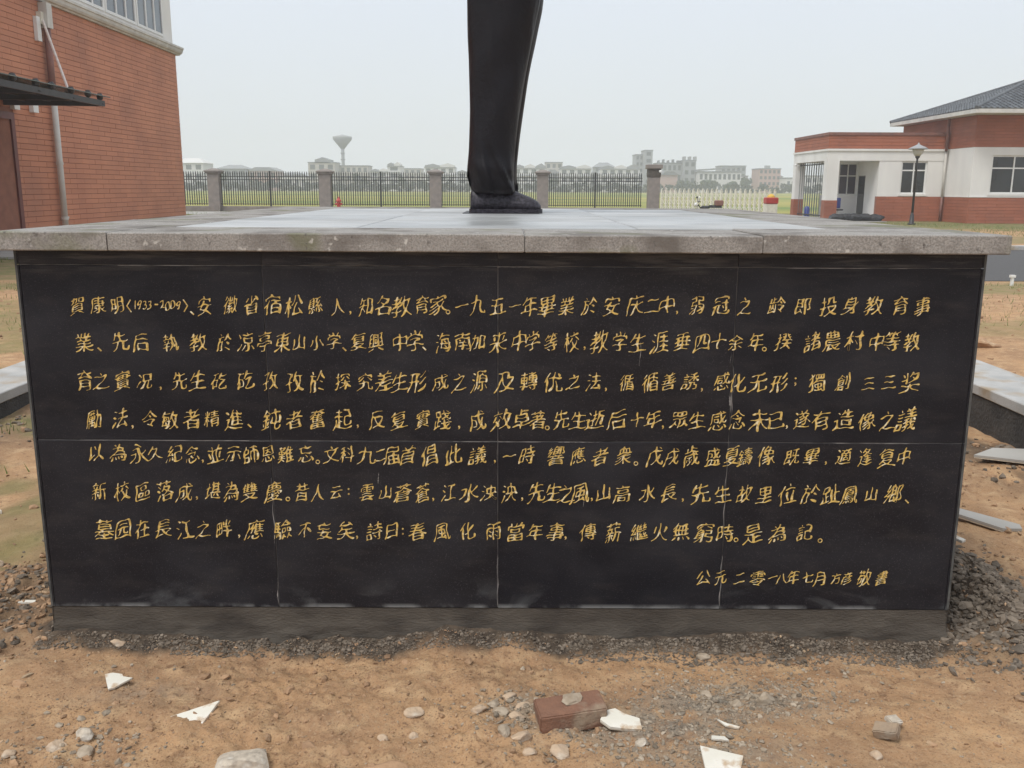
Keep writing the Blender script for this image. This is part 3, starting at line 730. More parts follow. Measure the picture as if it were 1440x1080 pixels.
def rock(name, x, y, sx, sy, sz, m, label, seed, cat='rock', rz=0, tilt=0, chip=8, rough=.16):
    vs, fs = rock_mesh(seed, 3, 1, rough, chip)
    b = MB(); b.add([(v[0]*sx, v[1]*sy, v[2]*sz) for v in vs], fs)
    z = float(height(np.array(x), np.array(y)))
    return b.build(name, m, None, loc=(x, y, z+sz*.12), rot=(tilt, 0, rz), label=label, category=cat)
rock('rock', -.765, 2.36, .088, .072, .052, 'granite_rock', 'pale rough granite lump at the bottom edge of the view', 3, rz=.2, chip=7, rough=.10)
rk = [(-.303, 2.60, .034, .026, .018, 'stone', 'sandy brown stone alone on bare soil left of the rubble patch', 'stone'),
 (-.10, 2.62, .030, .018, .016, 'stone', 'orange-brown stone at the left end of the rubble beside the brick', 'stone'),
 (-.055, 2.655, .022, .02, .014, 'grey_gravel', 'small grey stone just right of the orange-brown one', 'stone'),
 (-.005, 2.685, .034, .018, .014, 'stone', 'flat tan stone at the top of the rubble patch', 'stone'),
 (.035, 2.645, .034, .022, .016, 'stone', 'tan layered clod touching the left side of the brick', 'clod'),
 (-.03, 2.605, .026, .022, .016, 'grey_gravel', 'grey clod in the middle of the rubble patch', 'clod'),
 (.02, 2.59, .03, .02, .014, 'stone', 'light brown clod in the middle of the rubble patch', 'clod'),
 (-.02, 2.50, .024, .026, .020, 'grey_gravel', 'whitish grey stone below the rubble patch', 'stone'),
 (.035, 2.49, .038, .026, .022, 'stone', 'reddish round stone below the left end of the brick', 'stone'),
 (.145, 2.42, .036, .028, .020, 'stone', 'pinkish flat stone below the brick near the bottom edge', 'stone'),
 (.055, 2.40, .022, .018, .014, 'stone', 'small tan stone left of the pinkish flat one', 'stone'),
 (.39, 2.46, .022, .018, .018, 'granite_rock', 'pale rounded pebble below the white-topped shard', 'pebble'),
 (-.38, 2.48, .02, .016, .012, 'stone', 'brown pebble below the lone sandy stone', 'pebble'),
 (-.29, 2.50, .018, .014, .010, 'stone', 'light pebble right of the brown pebble', 'pebble'),
 (-.36, 2.34, .085, .045, .016, 'clod', 'broad flat clod at the bottom edge left of centre', 'clod'),
 (-1.27, 2.475, .032, .026, .026, 'granite_rock', 'pale grey-pink stone topmost of the lower left cluster', 'stone'),
 (-1.33, 2.43, .034, .028, .022, 'stone', 'brown angular stone below left of the pale one in the lower left cluster', 'stone'),
 (-1.245, 2.42, .026, .024, .018, 'grey_gravel', 'grey stone lowest of the lower left cluster', 'stone'),
 (-1.45, 2.39, .024, .02, .016, 'stone', 'brown stone leftmost of the lower left cluster', 'stone'),
 (-1.60, 2.74, .030, .018, .016, 'clod', 'brown clod at the left edge below the footing', 'clod'),
 (-1.395, 3.02, .03, .018, .014, 'stone', 'pale flat stone at the foot of the plinth near its left corner', 'stone'),
 (.675, 2.99, .03, .016, .018, 'grey_gravel', 'grey lump against the plinth foot right of centre', 'stone'),
 (.82, 2.70, .034, .026, .026, 'grey_gravel', 'largest grey lump in the cement spill', 'lump'),
 (.72, 2.68, .024, .02, .018, 'grey_gravel', 'grey lump left of the largest one in the cement spill', 'lump'),
 (.64, 2.74, .024, .018, .014, 'grey_gravel', 'small pale lump at the left of the cement spill', 'lump'),
 (1.06, 2.40, .020, .018, .014, 'stone', 'small tan stone below the grey chip at lower right', 'stone'),
 (2.28, 3.65, .05, .035, .03, 'clod', 'brown stone on soil above the right spoil heap', 'stone'),
 (2.62, 6.15, .09, .06, .05, 'clod', 'reddish brown clod beside the right walkway footing', 'clod'),
 (-2.25, 3.75, .05, .04, .03, 'stone', 'pale stone on the soil left of the plinth foot', 'stone'),
 (-2.0, 3.05, .04, .03, .022, 'stone', 'tan stone at the left edge below the left spoil heap', 'stone'),
 (4.05, 7.9, .16, .1, .07, 'clod', 'large brown clod right behind the right walkway', 'clod'),
 (-2.70, 5.35, .07, .05, .035, 'clod', 'red brown clod left of the plinth, below the walkway', 'clod')]
for i, (x, y, sx, sy, sz, m, lb, cat) in enumerate(rk):
    rock(cat, x, y, sx, sy, sz, m, lb, 40+i, cat, rz=random.uniform(-.6, .6), tilt=random.uniform(-.15, .15))

def shard(poly, z, th, label, rot=(0, 0, 0), loc=(0, 0), m='shard', name='tile_shard', cat='shard'):
    t = thing(name, label, cat, (loc[0], loc[1], float(height(np.array(loc[0]), np.array(loc[1])))+z)); t.rotation_euler = rot
    MB().prism(poly, th*.35, th).build('glaze', m, t); MB().prism([(x*.985, y*.985) for x, y in poly], 0, th*.35).build('body', 'shard_back', t)
    return t
shard([(-.045, .030), (-.022, .040), (.010, .036), (.018, .024), (.05, .020), (.012, -.034), (-.004, -.042)], .006, .007, 'small cream tile shard with a broken top, leftmost on the foreground soil', (R(8), R(3), 0), (-1.30, 2.765))
shard([(-.085, -.004), (.052, .052), (.022, -.048), (-.01, -.036), (-.04, -.030)], .008, .009, 'pointed cream triangular tile shard left of centre', (R(14), R(-4), 0), (-.965, 2.585))
shard([(-.052, .028), (-.02, .046), (.012, .03), (.056, .022), (.066, -.022), (.02, -.030), (-.03, -.034), (-.062, -.012)], .010, .012, 'broken whitish tile shard leaning beside the red brick', (R(12), R(6), R(-8)), (.335, 2.545))
shard([(-.03, .012), (.0, -.004), (.036, -.014), (.03, -.022), (-.008, -.014)], .006, .006, 'thin sliver of white tile below the cement spill', (R(10), 0, R(-6)), (.665, 2.555))
shard([(-.055, .035), (.065, .012), (.045, -.06), (-.05, -.06)], .006, .009, 'cream tile shard cut by the bottom edge right of centre', (R(8), R(4), R(-4)), (.60, 2.36))
shard([(-.02, .006), (.02, .01), (.03, -.008), (-.024, -.012)], .004, .006, 'little white chip under the sliver of tile', (0, R(8), 0), (.618, 2.47))
shard([(-.20, -.02), (-.02, .15), (.26, .17), (.5, .02), (.10, -.09)], .03, .02, 'large pale slab offcut on the soil right of the plinth', (R(2), R(2), R(-4)), (2.95, 5.30), 'apron')
shard([(-.16, .17), (-.09, .18), (.15, -.11), (.13, -.16), (.04, -.15)], .02, .02, 'long narrow pale slab offcut below the large one', (R(3), 0, R(6)), (2.28, 4.30), 'apron')
shard([(-.09, .02), (.05, .03), (.10, -.01), (-.02, -.03)], .02, .02, 'whitish tile piece on the soil left of the plinth', (R(4), 0, 0), (-2.62, 4.35))
shard([(-.03, .01), (.03, .01), (.035, -.012), (-.03, -.01)], .012, .008, 'small white chip beside the left spoil heap', (0, 0, 0), (-1.86, 3.30))
shard([(-.05, .06), (-.03, .065), (.05, -.05), (.03, -.06)], .05, .012, 'pale sliver on top of the right spoil heap', (R(10), 0, 0), (1.80, 3.60))
# red brick and the grey chip
br = thing('brick', 'reddish brown brick, mortar smeared, lying among rubble', 'brick', (.185, 2.585, .006)); br.rotation_euler = (R(4), R(-3), R(11))
def rough_box(x0, x1, y0, y1, z0, z1, n, amp, seed):
    import bmesh
    from mathutils import noise
    bm = bmesh.new(); bmesh.ops.create_cube(bm, size=1)
    for v in bm.verts: v.co = Vector(((x0+x1)/2+v.co.x*(x1-x0), (y0+y1)/2+v.co.y*(y1-y0), (z0+z1)/2+v.co.z*(z1-z0)))
    bmesh.ops.bevel(bm, geom=bm.edges[:], offset=amp*1.5, segments=2, affect='EDGES')
    bmesh.ops.triangulate(bm, faces=bm.faces[:])
    bmesh.ops.subdivide_edges(bm, edges=bm.edges[:], cuts=n, use_grid_fill=True)
    for v in bm.verts:
        p = v.co*26+Vector((seed, seed*2, 0)); d = noise.noise_vector(p)*amp+noise.noise_vector(p*3.1)*amp*.45; v.co += d
    me = bpy.data.meshes.new('m'); bm.to_mesh(me); bm.free(); return me
me = rough_box(-.105, .105, -.052, .052, -.02, .046, 5, .0028, 4.2); me.materials.append(M['brick']); link('body', me, br)
vs, fs = rock_mesh(77, 2, .5, .3, 4)
MB().add([(v[0]*.035+.01, v[1]*.03+.015, v[2]*.014+.05) for v in vs], fs).build('mortar_smear', 'grey_gravel', br)
me = rough_box(-.036, .036, -.022, .022, -.016, .016, 3, .0022, 9); me.materials.append(M['stone'])
link('stone_offcut', me, None, (1.13, 2.50, .016), (R(18), R(-14), R(-35)), label='angular brown stone offcut at the lower right, tilted', category='offcut')
me = rough_box(-.022, .022, -.018, .018, -.008, .008, 3, .0022, 12); me.materials.append(M['granite_rock'])
link('stone_offcut', me, None, (1.17, 2.55, .018), (R(10), R(8), R(20)), label='small pale grey offcut just behind the angular brown one', category='offcut')
# marker peg in the soil at the right
t = thing('marker_peg', 'short white peg with a head standing in the soil at right', 'peg', (8.2, 15.2, 0))
B(-.02, .02, -.02, .02, 0, .20).build('stake', 'white_wall', t); B(-.04, .04, -.03, .03, .20, .24).build('cap', 'white_wall', t)

# tufts of grass
def grass(name, areas):
    V = []; F = []; k = 0
    for n, x0, x1, y0, y1, h in areas:
        x = rng.uniform(x0, x1, n); y = rng.uniform(y0, y1, n)
        keep = (fbm(x, y, .8, 3) > -.15) & ~((x > PX0-.05) & (x < PX1+.05) & (y < 7)) & ~((x > 3.1) & (x < 3.7)) & ~((x < -3.5) & (x > -4.1))
        x, y = x[keep], y[keep]; z = height(x, y)
        a = rng.rand(len(x))*6.3; hh = h*rng.uniform(.5, 1.3, len(x)); w = hh*.09
        lx = rng.normal(0, .35, len(x))*hh; ly = rng.normal(0, .35, len(x))*hh
        p0 = np.stack([x-w*np.cos(a), y-w*np.sin(a), z-.01], 1); p1 = np.stack([x+w*np.cos(a), y+w*np.sin(a), z-.01], 1); p2 = np.stack([x+lx, y+ly, z+hh], 1)
        m_ = len(x); V.append(np.stack([p0, p1, p2], 1).reshape(-1, 3)); F += [(k+3*i, k+3*i+1, k+3*i+2) for i in range(m_)]; k += 3*m_
    me = bpy.data.meshes.new(name); me.from_pydata(np.concatenate(V).tolist(), [], F); me.materials.append(M['grass']); me.update()
    link(name, me, kind='stuff')
grass('grass', [(16000, -14, -8.0, 16.4, 20.6, .07), (2500, -9, -4.2, 8, 16, .05), (2500, 4, 10, 9, 16, .05), (16000, 17, 40, 27, 45, .09), (500, -3.4, -2.3, 5, 8, .05), (4000, -12, 16, 61.4, 62.4, .3), (6000, -24, -6, 40, 61, .12)])

sb = None
# ---------------------------------------------------------------- tiled walls (joints recessed)
def tile_wall(name, parent, origin, u, vdir, ulen, z0, z1, nrm, hole=None, ct=.15, lt=.90, holes=()):
    tm = 'tile' if parent is sb else 'tile_dark'
    # origin at (u=0); u: unit vector along the wall
    b = MB(); nz_ = int(round((z1-z0)/ct)); ch = (z1-z0)/nz_
    for j in range(nz_):
        za = z0+j*ch+.006; zb = z0+(j+1)*ch-.006; s = -(.5*lt if j % 2 else 0)
        while s < ulen:
            a = max(0, s+.002); c = min(ulen, s+lt-.002); s += lt
            for h in holes:
                if za < h[3] and zb > h[2] and a < h[1] and c > h[0]:
                    if a >= h[0]: a = h[1]+.002
                    else: c = h[0]-.002
            if c-a < .02: continue
            d = .014+random.uniform(-.002, .002)
            P = lambda t, z, o_: (origin[0]+u[0]*t+nrm[0]*o_, origin[1]+u[1]*t+nrm[1]*o_, z)
            vs = [P(a, za, 0), P(c, za, 0), P(c, zb, 0), P(a, zb, 0), P(a+.003, za+.003, d), P(c-.003, za+.003, d), P(c-.003, zb-.003, d), P(a+.003, zb-.003, d)]
            b.add(vs, [(4, 5, 6, 7), (0, 1, 5, 4), (1, 2, 6, 5), (2, 3, 7, 6), (3, 0, 4, 7)])
    return b.build(name, tm, parent, kind='stuff')
def window(parent, plane, a0, a1, z0, z1, at, out, glass='glass', mull=(), trans=(), fw=.06, dep=.05, name='window'):
    # plane 'y': wall faces -Y/+Y, a = x ; plane 'x': a = y. at = wall coordinate, out = outward sign
    w = MB()
    def bb(mb, p0, p1, q0, q1, d0, d1):
        lo, hi = sorted((at+out*d0, at+out*d1))
        return mb.box(p0, p1, lo, hi, q0, q1) if plane == 'y' else mb.box(lo, hi, p0, p1, q0, q1)
    for p in ((a0, a1, z0, z0+fw), (a0, a1, z1-fw, z1), (a0, a0+fw, z0+fw, z1-fw), (a1-fw, a1, z0+fw, z1-fw)): bb(w, *p, -.08, -.08+dep)
    f = w.build(name, 'upvc', parent)
    xs_ = [a0+fw]+list(mull)+[a1-fw]; zs_ = [z0+fw]+list(trans)+[z1-fw]; hw = fw*.45
    for m_ in mull: bb(MB(), m_-hw, m_+hw, z0+fw, z1-fw, -.078, -.079+dep).build('mullion', 'upvc', f)
    for t_ in trans: bb(MB(), a0+fw, a1-fw, t_-hw, t_+hw, -.0765, -.0765+dep).build('transom', 'upvc', f)
    for i in range(len(xs_)-1):
        for j in range(len(zs_)-1):
            bb(MB(), xs_[i], xs_[i+1], zs_[j], zs_[j+1], -.075, -.068).build('pane', glass, f)
    return f

# ---------------------------------------------------------------- school building at the left (its long wall runs away along +Y)
LX, LY = -13.3, 38.28
sb = thing('school_building', 'long building clad in terracotta tiles with white cornice at the left', 'building', (LX, 25, 0))
B(LX-9, LX-.02, 10, LY-.02, 0, 6.96).build('wall_core', 'tile_joint', sb)
tile_wall('wall_tiles', sb, (LX-.02, 10), (0, 1), None, LY-10-.015, 0.0, 6.66, (1, 0), holes=((8.6, 15.55, 0, 3.5),))
tile_wall('wall_tiles', sb, (LX-.02, LY-.02), (-1, 0), None, 8.9, 0.0, 6.66, (0, 1))
B(LX-.012, LX+.03, 10, LY+.03, 0, .02).build('plinth_course', 'cornice', sb)
prof = [(-.3, 6.66), (.08, 6.66), (.10, 6.70), (.16, 6.72), (.20, 6.78), (.22, 6.86), (.25, 6.88), (.25, 6.95), (-.3, 6.98)]
MB().prism([(LX+a, z) for a, z in prof], 10, LY+.25, 'y').build('cornice', 'cornice', sb)
# upper storey: white, with a window band
UW = LX-.03
B(UW-8, UW-.01, 10, 38.14, 6.99, 7.16).build('upper_wall', 'white_wall', sb)
B(UW-8, UW-.01, 37.15, 38.14, 7.16, 10.5).build('upper_wall', 'white_wall', sb)
B(UW-8, UW-.01, 10, 38.14, 9.6, 10.5).build('upper_wall', 'white_wall', sb)
B(UW-8, UW-.35, 10, 37.1, 7.16, 9.6).build('upper_wall', 'white_wall', sb)
yw = 37.15
while yw > 12:
    window(sb, 'x', yw-2.5, yw, 7.16, 9.6, UW+.06, 1, 'glass', (yw-1.65, yw-.85), (8.9,), fw=.09)
    B(UW-.3, UW-.0, yw-2.62, yw-2.5, 7.16, 9.6).build('pilaster', 'white_wall', sb)
    yw -= 2.62
B(LX-9, UW+.25, 10, 38.5, 10.5, 10.8).build('roof', 'white_wall', sb)
# entrance door
B(LX-.35, LX-.30, 18.6, 25.5, 0, 3.5).build('door', 'glass_dark', sb)
for y0 in (18.6, 20.9, 23.1, 25.35): B(LX-.30, LX+.03, y0, y0+.17, 0, 3.32).build('door_frame', 'door', sb)
B(LX-.30, LX+.032, 18.6, 25.52, 3.32, 3.5).build('door_frame', 'door', sb)
# drainpipe: pale below the canopy, rust-brown above
pp = MB().tube([(LX+.13, 27.6, .0), (LX+.13, 27.6, 3.95)], .085, 14).build('drainpipe', 'pipe', sb, smooth=True)
for z in (.62, 2.2): MB().tube([(LX+.13, 27.6, z), (LX+.13, 27.6, z+.09)], .10, 14).build('pipe_collar', 'pipe', pp)
B(LX, LX+.15, 27.74, 27.84, .66, .72).build('bracket', 'pipe', pp)
MB().tube([(LX+.13, 27.6, 3.95), (LX+.13, 27.6, 5.95)], .095, 14).build('drainpipe', 'rust_pipe', sb, smooth=True, label='rust-brown upper length of drainpipe')
B(LX+.0, LX+.24, 27.45, 27.75, 5.95, 6.62).build('rain_head', 'pipe', sb)
B(LX+.0, LX+.10, 27.1, 27.32, 5.55, 6.2).build('cable_box', 'upvc', sb)
B(LX+.0, LX+.10, 27.32, 27.5, 6.02, 6.2).build('cable_box', 'upvc', sb)
# entrance canopy: dark steel beams under greenish glass, hung on tie rods
CX1 = -10.75
cz = 3.66
bm_ = MB().prism([(LX+.02, cz), (CX1, cz-.02), (CX1+.08, cz+.03), (CX1, cz+.10), (LX+.02, cz+.30)], 25.05, 25.16, 'y').build('canopy_beam', 'dark_metal', sb)
for y0 in (23.4, 21.7, 20.0, 18.3):
    MB().prism([(LX+.02, cz), (CX1, cz-.02), (CX1+.08, cz+.03), (CX1, cz+.10), (LX+.02, cz+.30)], y0, y0+.11, 'y').build('canopy_beam', 'dark_metal', sb)
B(CX1-.02, CX1+.06, 18.3, 25.2, cz-.02, cz+.12).build('edge_beam', 'dark_metal', sb)
for x_ in (-12.75, -12.1, -11.55): B(x_, x_+.07, 18.3, 25.2, cz+.09, cz+.2).build('purlin', 'dark_metal', sb)
for k_ in range(5):
    y1 = 25.35-k_*1.42
    MB().add([(LX+.05, y1-1.40, cz+.42), (LX+.05, y1, cz+.42), (CX1+.15, y1, cz+.21), (CX1+.15, y1-1.40, cz+.21), (LX+.05, y1-1.40, cz+.44), (LX+.05, y1, cz+.44), (CX1+.15, y1, cz+.23), (CX1+.15, y1-1.40, cz+.23)],
             [(0, 1, 2, 3), (7, 6, 5, 4), (0, 4, 5, 1), (1, 5, 6, 2), (2, 6, 7, 3), (3, 7, 4, 0)]).build('canopy_glass', 'canopy_glass', sb)
for i_, (x_, y_) in enumerate([(CX1-.02, 25.1), (-11.6, 25.1), (-12.2, 25.1), (CX1, 23.45), (-11.6, 23.45), (CX1, 21.75), (-12.2, 23.45), (CX1, 20.05), (CX1+.03, 19.4), (CX1+.03, 20.7), (CX1+.03, 22.4), (CX1+.03, 24.3)]):
    MB().lathe([(.02, cz+.12), (.075, cz+.16), (.085, cz+.24), (.05, cz+.30)], x_, y_, 10).build('glass_clamp', 'dark_metal', sb)
for y_ in (25.1, 21.75):
    MB().tube([(LX+.12, y_+2.3 if y_ > 25 else y_, 6.15), (-11.55, y_, cz+.30)], .034, 8).build('tie_rod', 'rod', sb)
B(LX, LX+.14, 27.3, 27.5, 6.02, 6.35).build('rod_bracket', 'steel', sb)
for y_ in (25.55, 26.55): B(LX, LX+.12, y_-.14, y_+.14, 3.58, 3.86).build('wall_light', 'upvc', sb)

def settle(t):
    # the builder worked in place; hang the parts on the Empty without moving them
    for c in t.children: c.location = c.location-t.location
settle(sb)

# ---------------------------------------------------------------- gatehouse at the right
gh = thing('gatehouse', 'single-storey white gatehouse with terracotta bands and a dark tiled hip roof', 'building', (22, 48, 0))
MX, MY = 22.0, 45.5
def pierced(parent, x0, x1, y0, y1, z0, z1, holes, m='white_wall'):
    # a wall facing -Y with real openings
    cur = x0
    for a, b, c, d in holes:
        B(cur, a, y0, y1, z0, z1).build('wall', m, parent); B(a, b, y0, y1, z0, c).build('wall', m, parent); B(a, b, y0, y1, d, z1).build('wall', m, parent); cur = b
    B(cur, x1, y0, y1, z0, z1).build('wall', m, parent)
GW = [(22.95, 25.15, 1.42, 3.22), (28.6, 30.8, 1.42, 3.22), (33.2, 35.4, 1.42, 3.22)]
pierced(gh, MX+.02, 38, MY+.02, MY+.27, 1.245, 3.595, GW)
B(MX+.02, MX+.27, MY+.27, 54, 1.245, 3.595).build('wall', 'white_wall', gh)
B(MX+.27, 38, MY+.5, 54, .1, 3.59).build('interior', 'far_dark', gh)
B(MX+.02, 38, MY+.02, 54, 0, 1.243).build('wall', 'tile_joint', gh)
B(MX+.02, 38, MY+.02, 54, 3.597, 5.1).build('wall', 'tile_joint', gh)
tile_wall('wainscot_tiles', gh, (MX+.02, MY+.02), (1, 0), None, 15.9, 0, 1.24, (0, -1))
tile_wall('wainscot_tiles', gh, (MX+.02, MY+.02), (0, 1), None, 2.7, 0, 1.24, (-1, 0))
tile_wall('band_tiles', gh, (MX+.02, MY+.02), (1, 0), None, 15.9, 3.60, 5.05, (0, -1))
tile_wall('band_tiles', gh, (MX+.02, MY+.02), (0, 1), None, 8.4, 3.60, 5.05, (-1, 0))
B(MX, 38, MY-.015, MY+.02, 1.243, 1.29).build('string_course', 'white_wall', gh)
B(MX+.001, MX+.02, MY+.02, 48.2, 1.243, 1.29).build('string_course', 'white_wall', gh)
def gwin(x0, x1, z0, z1, y, tr, mul_, gl, gl2=None):
    B(x0-.09, x1+.09, y-.045, y+.02, z0-.10, z0-.012).build('sill', 'white_wall', gh)
    f = window(gh, 'y', x0+.002, x1-.002, z0+.002, z1-.002, y+.045, -1, gl, mul_, (tr,), fw=.07)
    return f
gwin(22.95, 25.15, 1.42, 3.22, MY+.02, 2.62, (24.05,), 'glass_dark')
gwin(28.6, 30.8, 1.42, 3.22, MY+.02, 2.62, (29.7,), 'glass_purple')
gwin(33.2, 35.4, 1.42, 3.22, MY+.02, 2.62, (34.3,), 'glass_purple')
# hip roof
EZ = 5.10
ex0, ex1, ey0, ey1 = 21.35, 39.2, 44.3, 54.3
B(ex0, ex1, ey0, ey1, EZ-.02, EZ+.16).build('fascia', 'cornice', gh)
ym = (ey0+ey1)/2; pk = 7.05; hx0, hx1 = ex0+(ym-ey0), ex1-(ym-ey0)
def roof_face(A, Bp, C_, D_, name):
    # quad/triangle eave A-B, ridge D-C; courses of overlapping tiles
    A, Bp, C_, D_ = map(Vector, (A, Bp, C_, D_)); n = 20; b = MB(); nr = (Bp-A).cross(D_-A).normalized()
    if nr.z < 0: nr = -nr
    for j in range(n):
        t0 = j/n; t1 = (j+1.18)/n
        a0 = A.lerp(D_, t0); b0 = Bp.lerp(C_, t0); a1 = A.lerp(D_, min(1, t1)); b1 = Bp.lerp(C_, min(1, t1))
        L0 = (b0-a0).length; cnt = max(1, int(L0/.27))
        for i in range(cnt):
            u0 = i/cnt; u1 = (i+1)/cnt; um = (u0+u1)/2
            p = [a0.lerp(b0, u0)+nr*.02, a0.lerp(b0, um)+nr*.085, a0.lerp(b0, u1)+nr*.02, a1.lerp(b1, u1)+nr*.005, a1.lerp(b1, um)+nr*.05, a1.lerp(b1, u0)+nr*.005, a0.lerp(b0, u0)-nr*.01, a0.lerp(b0, u1)-nr*.01]
            b.add(p, [(0, 1, 4, 5), (1, 2, 3, 4), (6, 7, 2, 1, 0)])
    b.build(name, 'roof_tile', gh, kind='stuff')
z_ = EZ+.165
rc = MB().add([(ex0, ey0, z_), (ex1, ey0, z_), (ex1, ey1, z_), (ex0, ey1, z_), (hx0, ym, pk), (hx1, ym, pk)], [(0, 1, 5, 4), (1, 2, 5), (2, 3, 4, 5), (3, 0, 4), (3, 2, 1, 0)]).build('roof', 'far_dark', gh)
roof_face((ex0, ey0, z_), (ex1, ey0, z_), (hx1, ym, pk), (hx0, ym, pk), 'roof_tiles')
roof_face((ex0, ey1, z_), (ex0, ey0, z_), (hx0, ym, pk), (hx0, ym, pk), 'roof_tiles')
for p, q_ in (((ex0, ey0, z_+.05), (hx0, ym, pk+.06)), ((ex0, ey1, z_+.05), (hx0, ym, pk+.06)), ((hx0, ym, pk+.06), (hx1, ym, pk+.06)), ((ex1, ey0, z_+.05), (hx1, ym, pk+.06))):
    MB().tube([p, q_], .09, 8).build('ridge_cap', 'roof_tile', gh)
# wing with a porch
WX, WY = 15.95, 48.2
pierced(gh, 18.6, MX+.02, WY+.02, WY+.27, 1.245, 3.019, [(19.75, 21.05, 1.38, 3.0)])
B(18.6, 18.85, WY+.27, 53.9, 0, 3.019).build('wall', 'white_wall', gh)
B(18.86, MX+.01, WY+.5, 53.9, .1, 3.0).build('interior', 'far_dark', gh)
B(18.6, MX+.02, WY+.02, WY+.27, 0, 1.243).build('wall', 'tile_joint', gh)
tile_wall('wainscot_tiles', gh, (18.6, WY+.02), (1, 0), None, MX-18.6-.03, 0, 1.24, (0, -1))
gwin(19.75, 21.05, 1.38, 3.0, WY+.02, 2.55, (20.4,), 'glass_dark')
B(WX, MX+.019, WY-.0, 54, 3.02, 3.58).build('beam', 'white_wall', gh)
B(WX-.05, MX+.018, WY-.06, 54.05, 3.50, 3.60).build('beam_moulding', 'white_wall', gh)
B(WX+.02, MX+.017, WY+.02, 53.98, 3.60, 4.27).build('parapet', 'tile_joint', gh)
tile_wall('parapet_tiles', gh, (WX+.02, WY+.02), (1, 0), None, MX-WX-.02, 3.61, 4.26, (0, -1))
tile_wall('parapet_tiles', gh, (WX+.02, 53.98), (0, -1), None, 5.76, 3.61, 4.26, (-1, 0))
B(WX-.04, MX+.016, WY-.04, 54.04, 4.27, 4.41).build('coping', 'rust_pipe', gh)
def column(x0, x1, y0, y1):
    B(x0, x1, y0, y1, 1.04, 3.02).build('column', 'white_wall', gh)
    c = B(x0-.01, x1+.01, y0-.01, y1+.01, 0, 1.04).build('column_base', 'tile_joint', gh)
    tile_wall('base_tiles', gh, (x0-.01, y0-.01), (1, 0), None, x1-x0+.02, 0, 1.04, (0, -1))
column(WX, WX+.62, WY, WY+.5); column(WX, WX+.5, 53.5, 54)
tile_wall('base_tiles', gh, (WX-.01, 54), (0, -1), None, .5, 0, 1.04, (-1, 0))
# recessed porch wall with its window and low panel, open door at its right
B(17.55, 18.6, 51.0, 53.9, 0, 1.28).build('porch_wall', 'white_wall', gh)
B(17.55, 18.6, 51.0, 53.9, 2.96, 3.02).build('porch_wall', 'white_wall', gh)
window(gh, 'y', 17.56, 18.55, 1.30, 2.96, 51.05, -1, 'glass_purple', (18.05,), (2.3,), fw=.06)
B(18.6-.02, 18.6, 50.0, 50.9, 0, 2.3).build('door', 'glass_dark', gh)
for i in range(12):
    B(WX+.225, WX+.25, 48.95+i*.4, 48.975+i*.4, .15, 3.0).build('grille_bar', 'far_dark', gh)
for z in (.2, 2.85): B(WX+.215, WX+.265, 48.7, 53.5, z, z+.06).build('grille_rail', 'fence_metal', gh)
for i in range(9): B(16.5+i*.13, 16.525+i*.13, 53.7, 53.725, .15, 3.0).build('grille_bar', 'far_dark', gh)
pb = MB().tube([(MX-.12, WY-.09, 0), (MX-.12, WY-.09, 1.2)], .06, 10).build('downpipe', 'rust_pipe', gh, smooth=True)
MB().tube([(MX-.12, WY-.09, 1.2), (MX-.12, WY-.09, 3.5)], .06, 10).build('downpipe', 'pipe', gh, smooth=True)
MB().tube([(MX-.16, WY-.16, 3.5), (MX-.16, WY-.16, 5.1)], .07, 10).build('downpipe', 'rust_pipe', gh, smooth=True)
MB().box(WX-.16, WX-.0, 52.9, 53.1, 2.85, 2.9).tube([(WX-.35, 52.6, 2.86), (WX-.12, 53.05, 2.92)], .07, 8).build('security_camera', 'upvc', gh)
MB().bbox(24.9, 27, MY-.9, MY-.02, 0, .05, .01).build('step', 'concrete', gh)
B(13.5, 18.5, 46.4, 53.9, .012, .05).build('porch_floor', 'apron', gh)

settle(gh)
# garden lamp
lp = thing('street_lamp', 'black garden lamp post with a wide hat shade beside the gatehouse', 'street lamp', (18.53, 43.6, 0))
MB().lathe([(.17, 0), (.17, .05), (.11, .08), (.085, .45), (.06, .5), (.055, .55)], 0, 0, 14).build('base', 'dark_metal', lp, smooth=True)
MB().lathe([(.055, .5), (.042, 2.95), (.06, 3.0), (.10, 3.04), (.10, 3.10)], 0, 0, 12).build('pole', 'dark_metal', lp, smooth=True)
MB().lathe([(.12, 3.10), (.22, 3.24), (.25, 3.38), (.24, 3.42)], 0, 0, 16).build('globe', 'pipe', lp, smooth=True)
MB().lathe([(.42, 3.40), (.43, 3.43), (.30, 3.50), (.14, 3.57), (.05, 3.62), (.01, 3.70)], 0, 0, 20).build('shade', 'far_grey', lp, smooth=True)

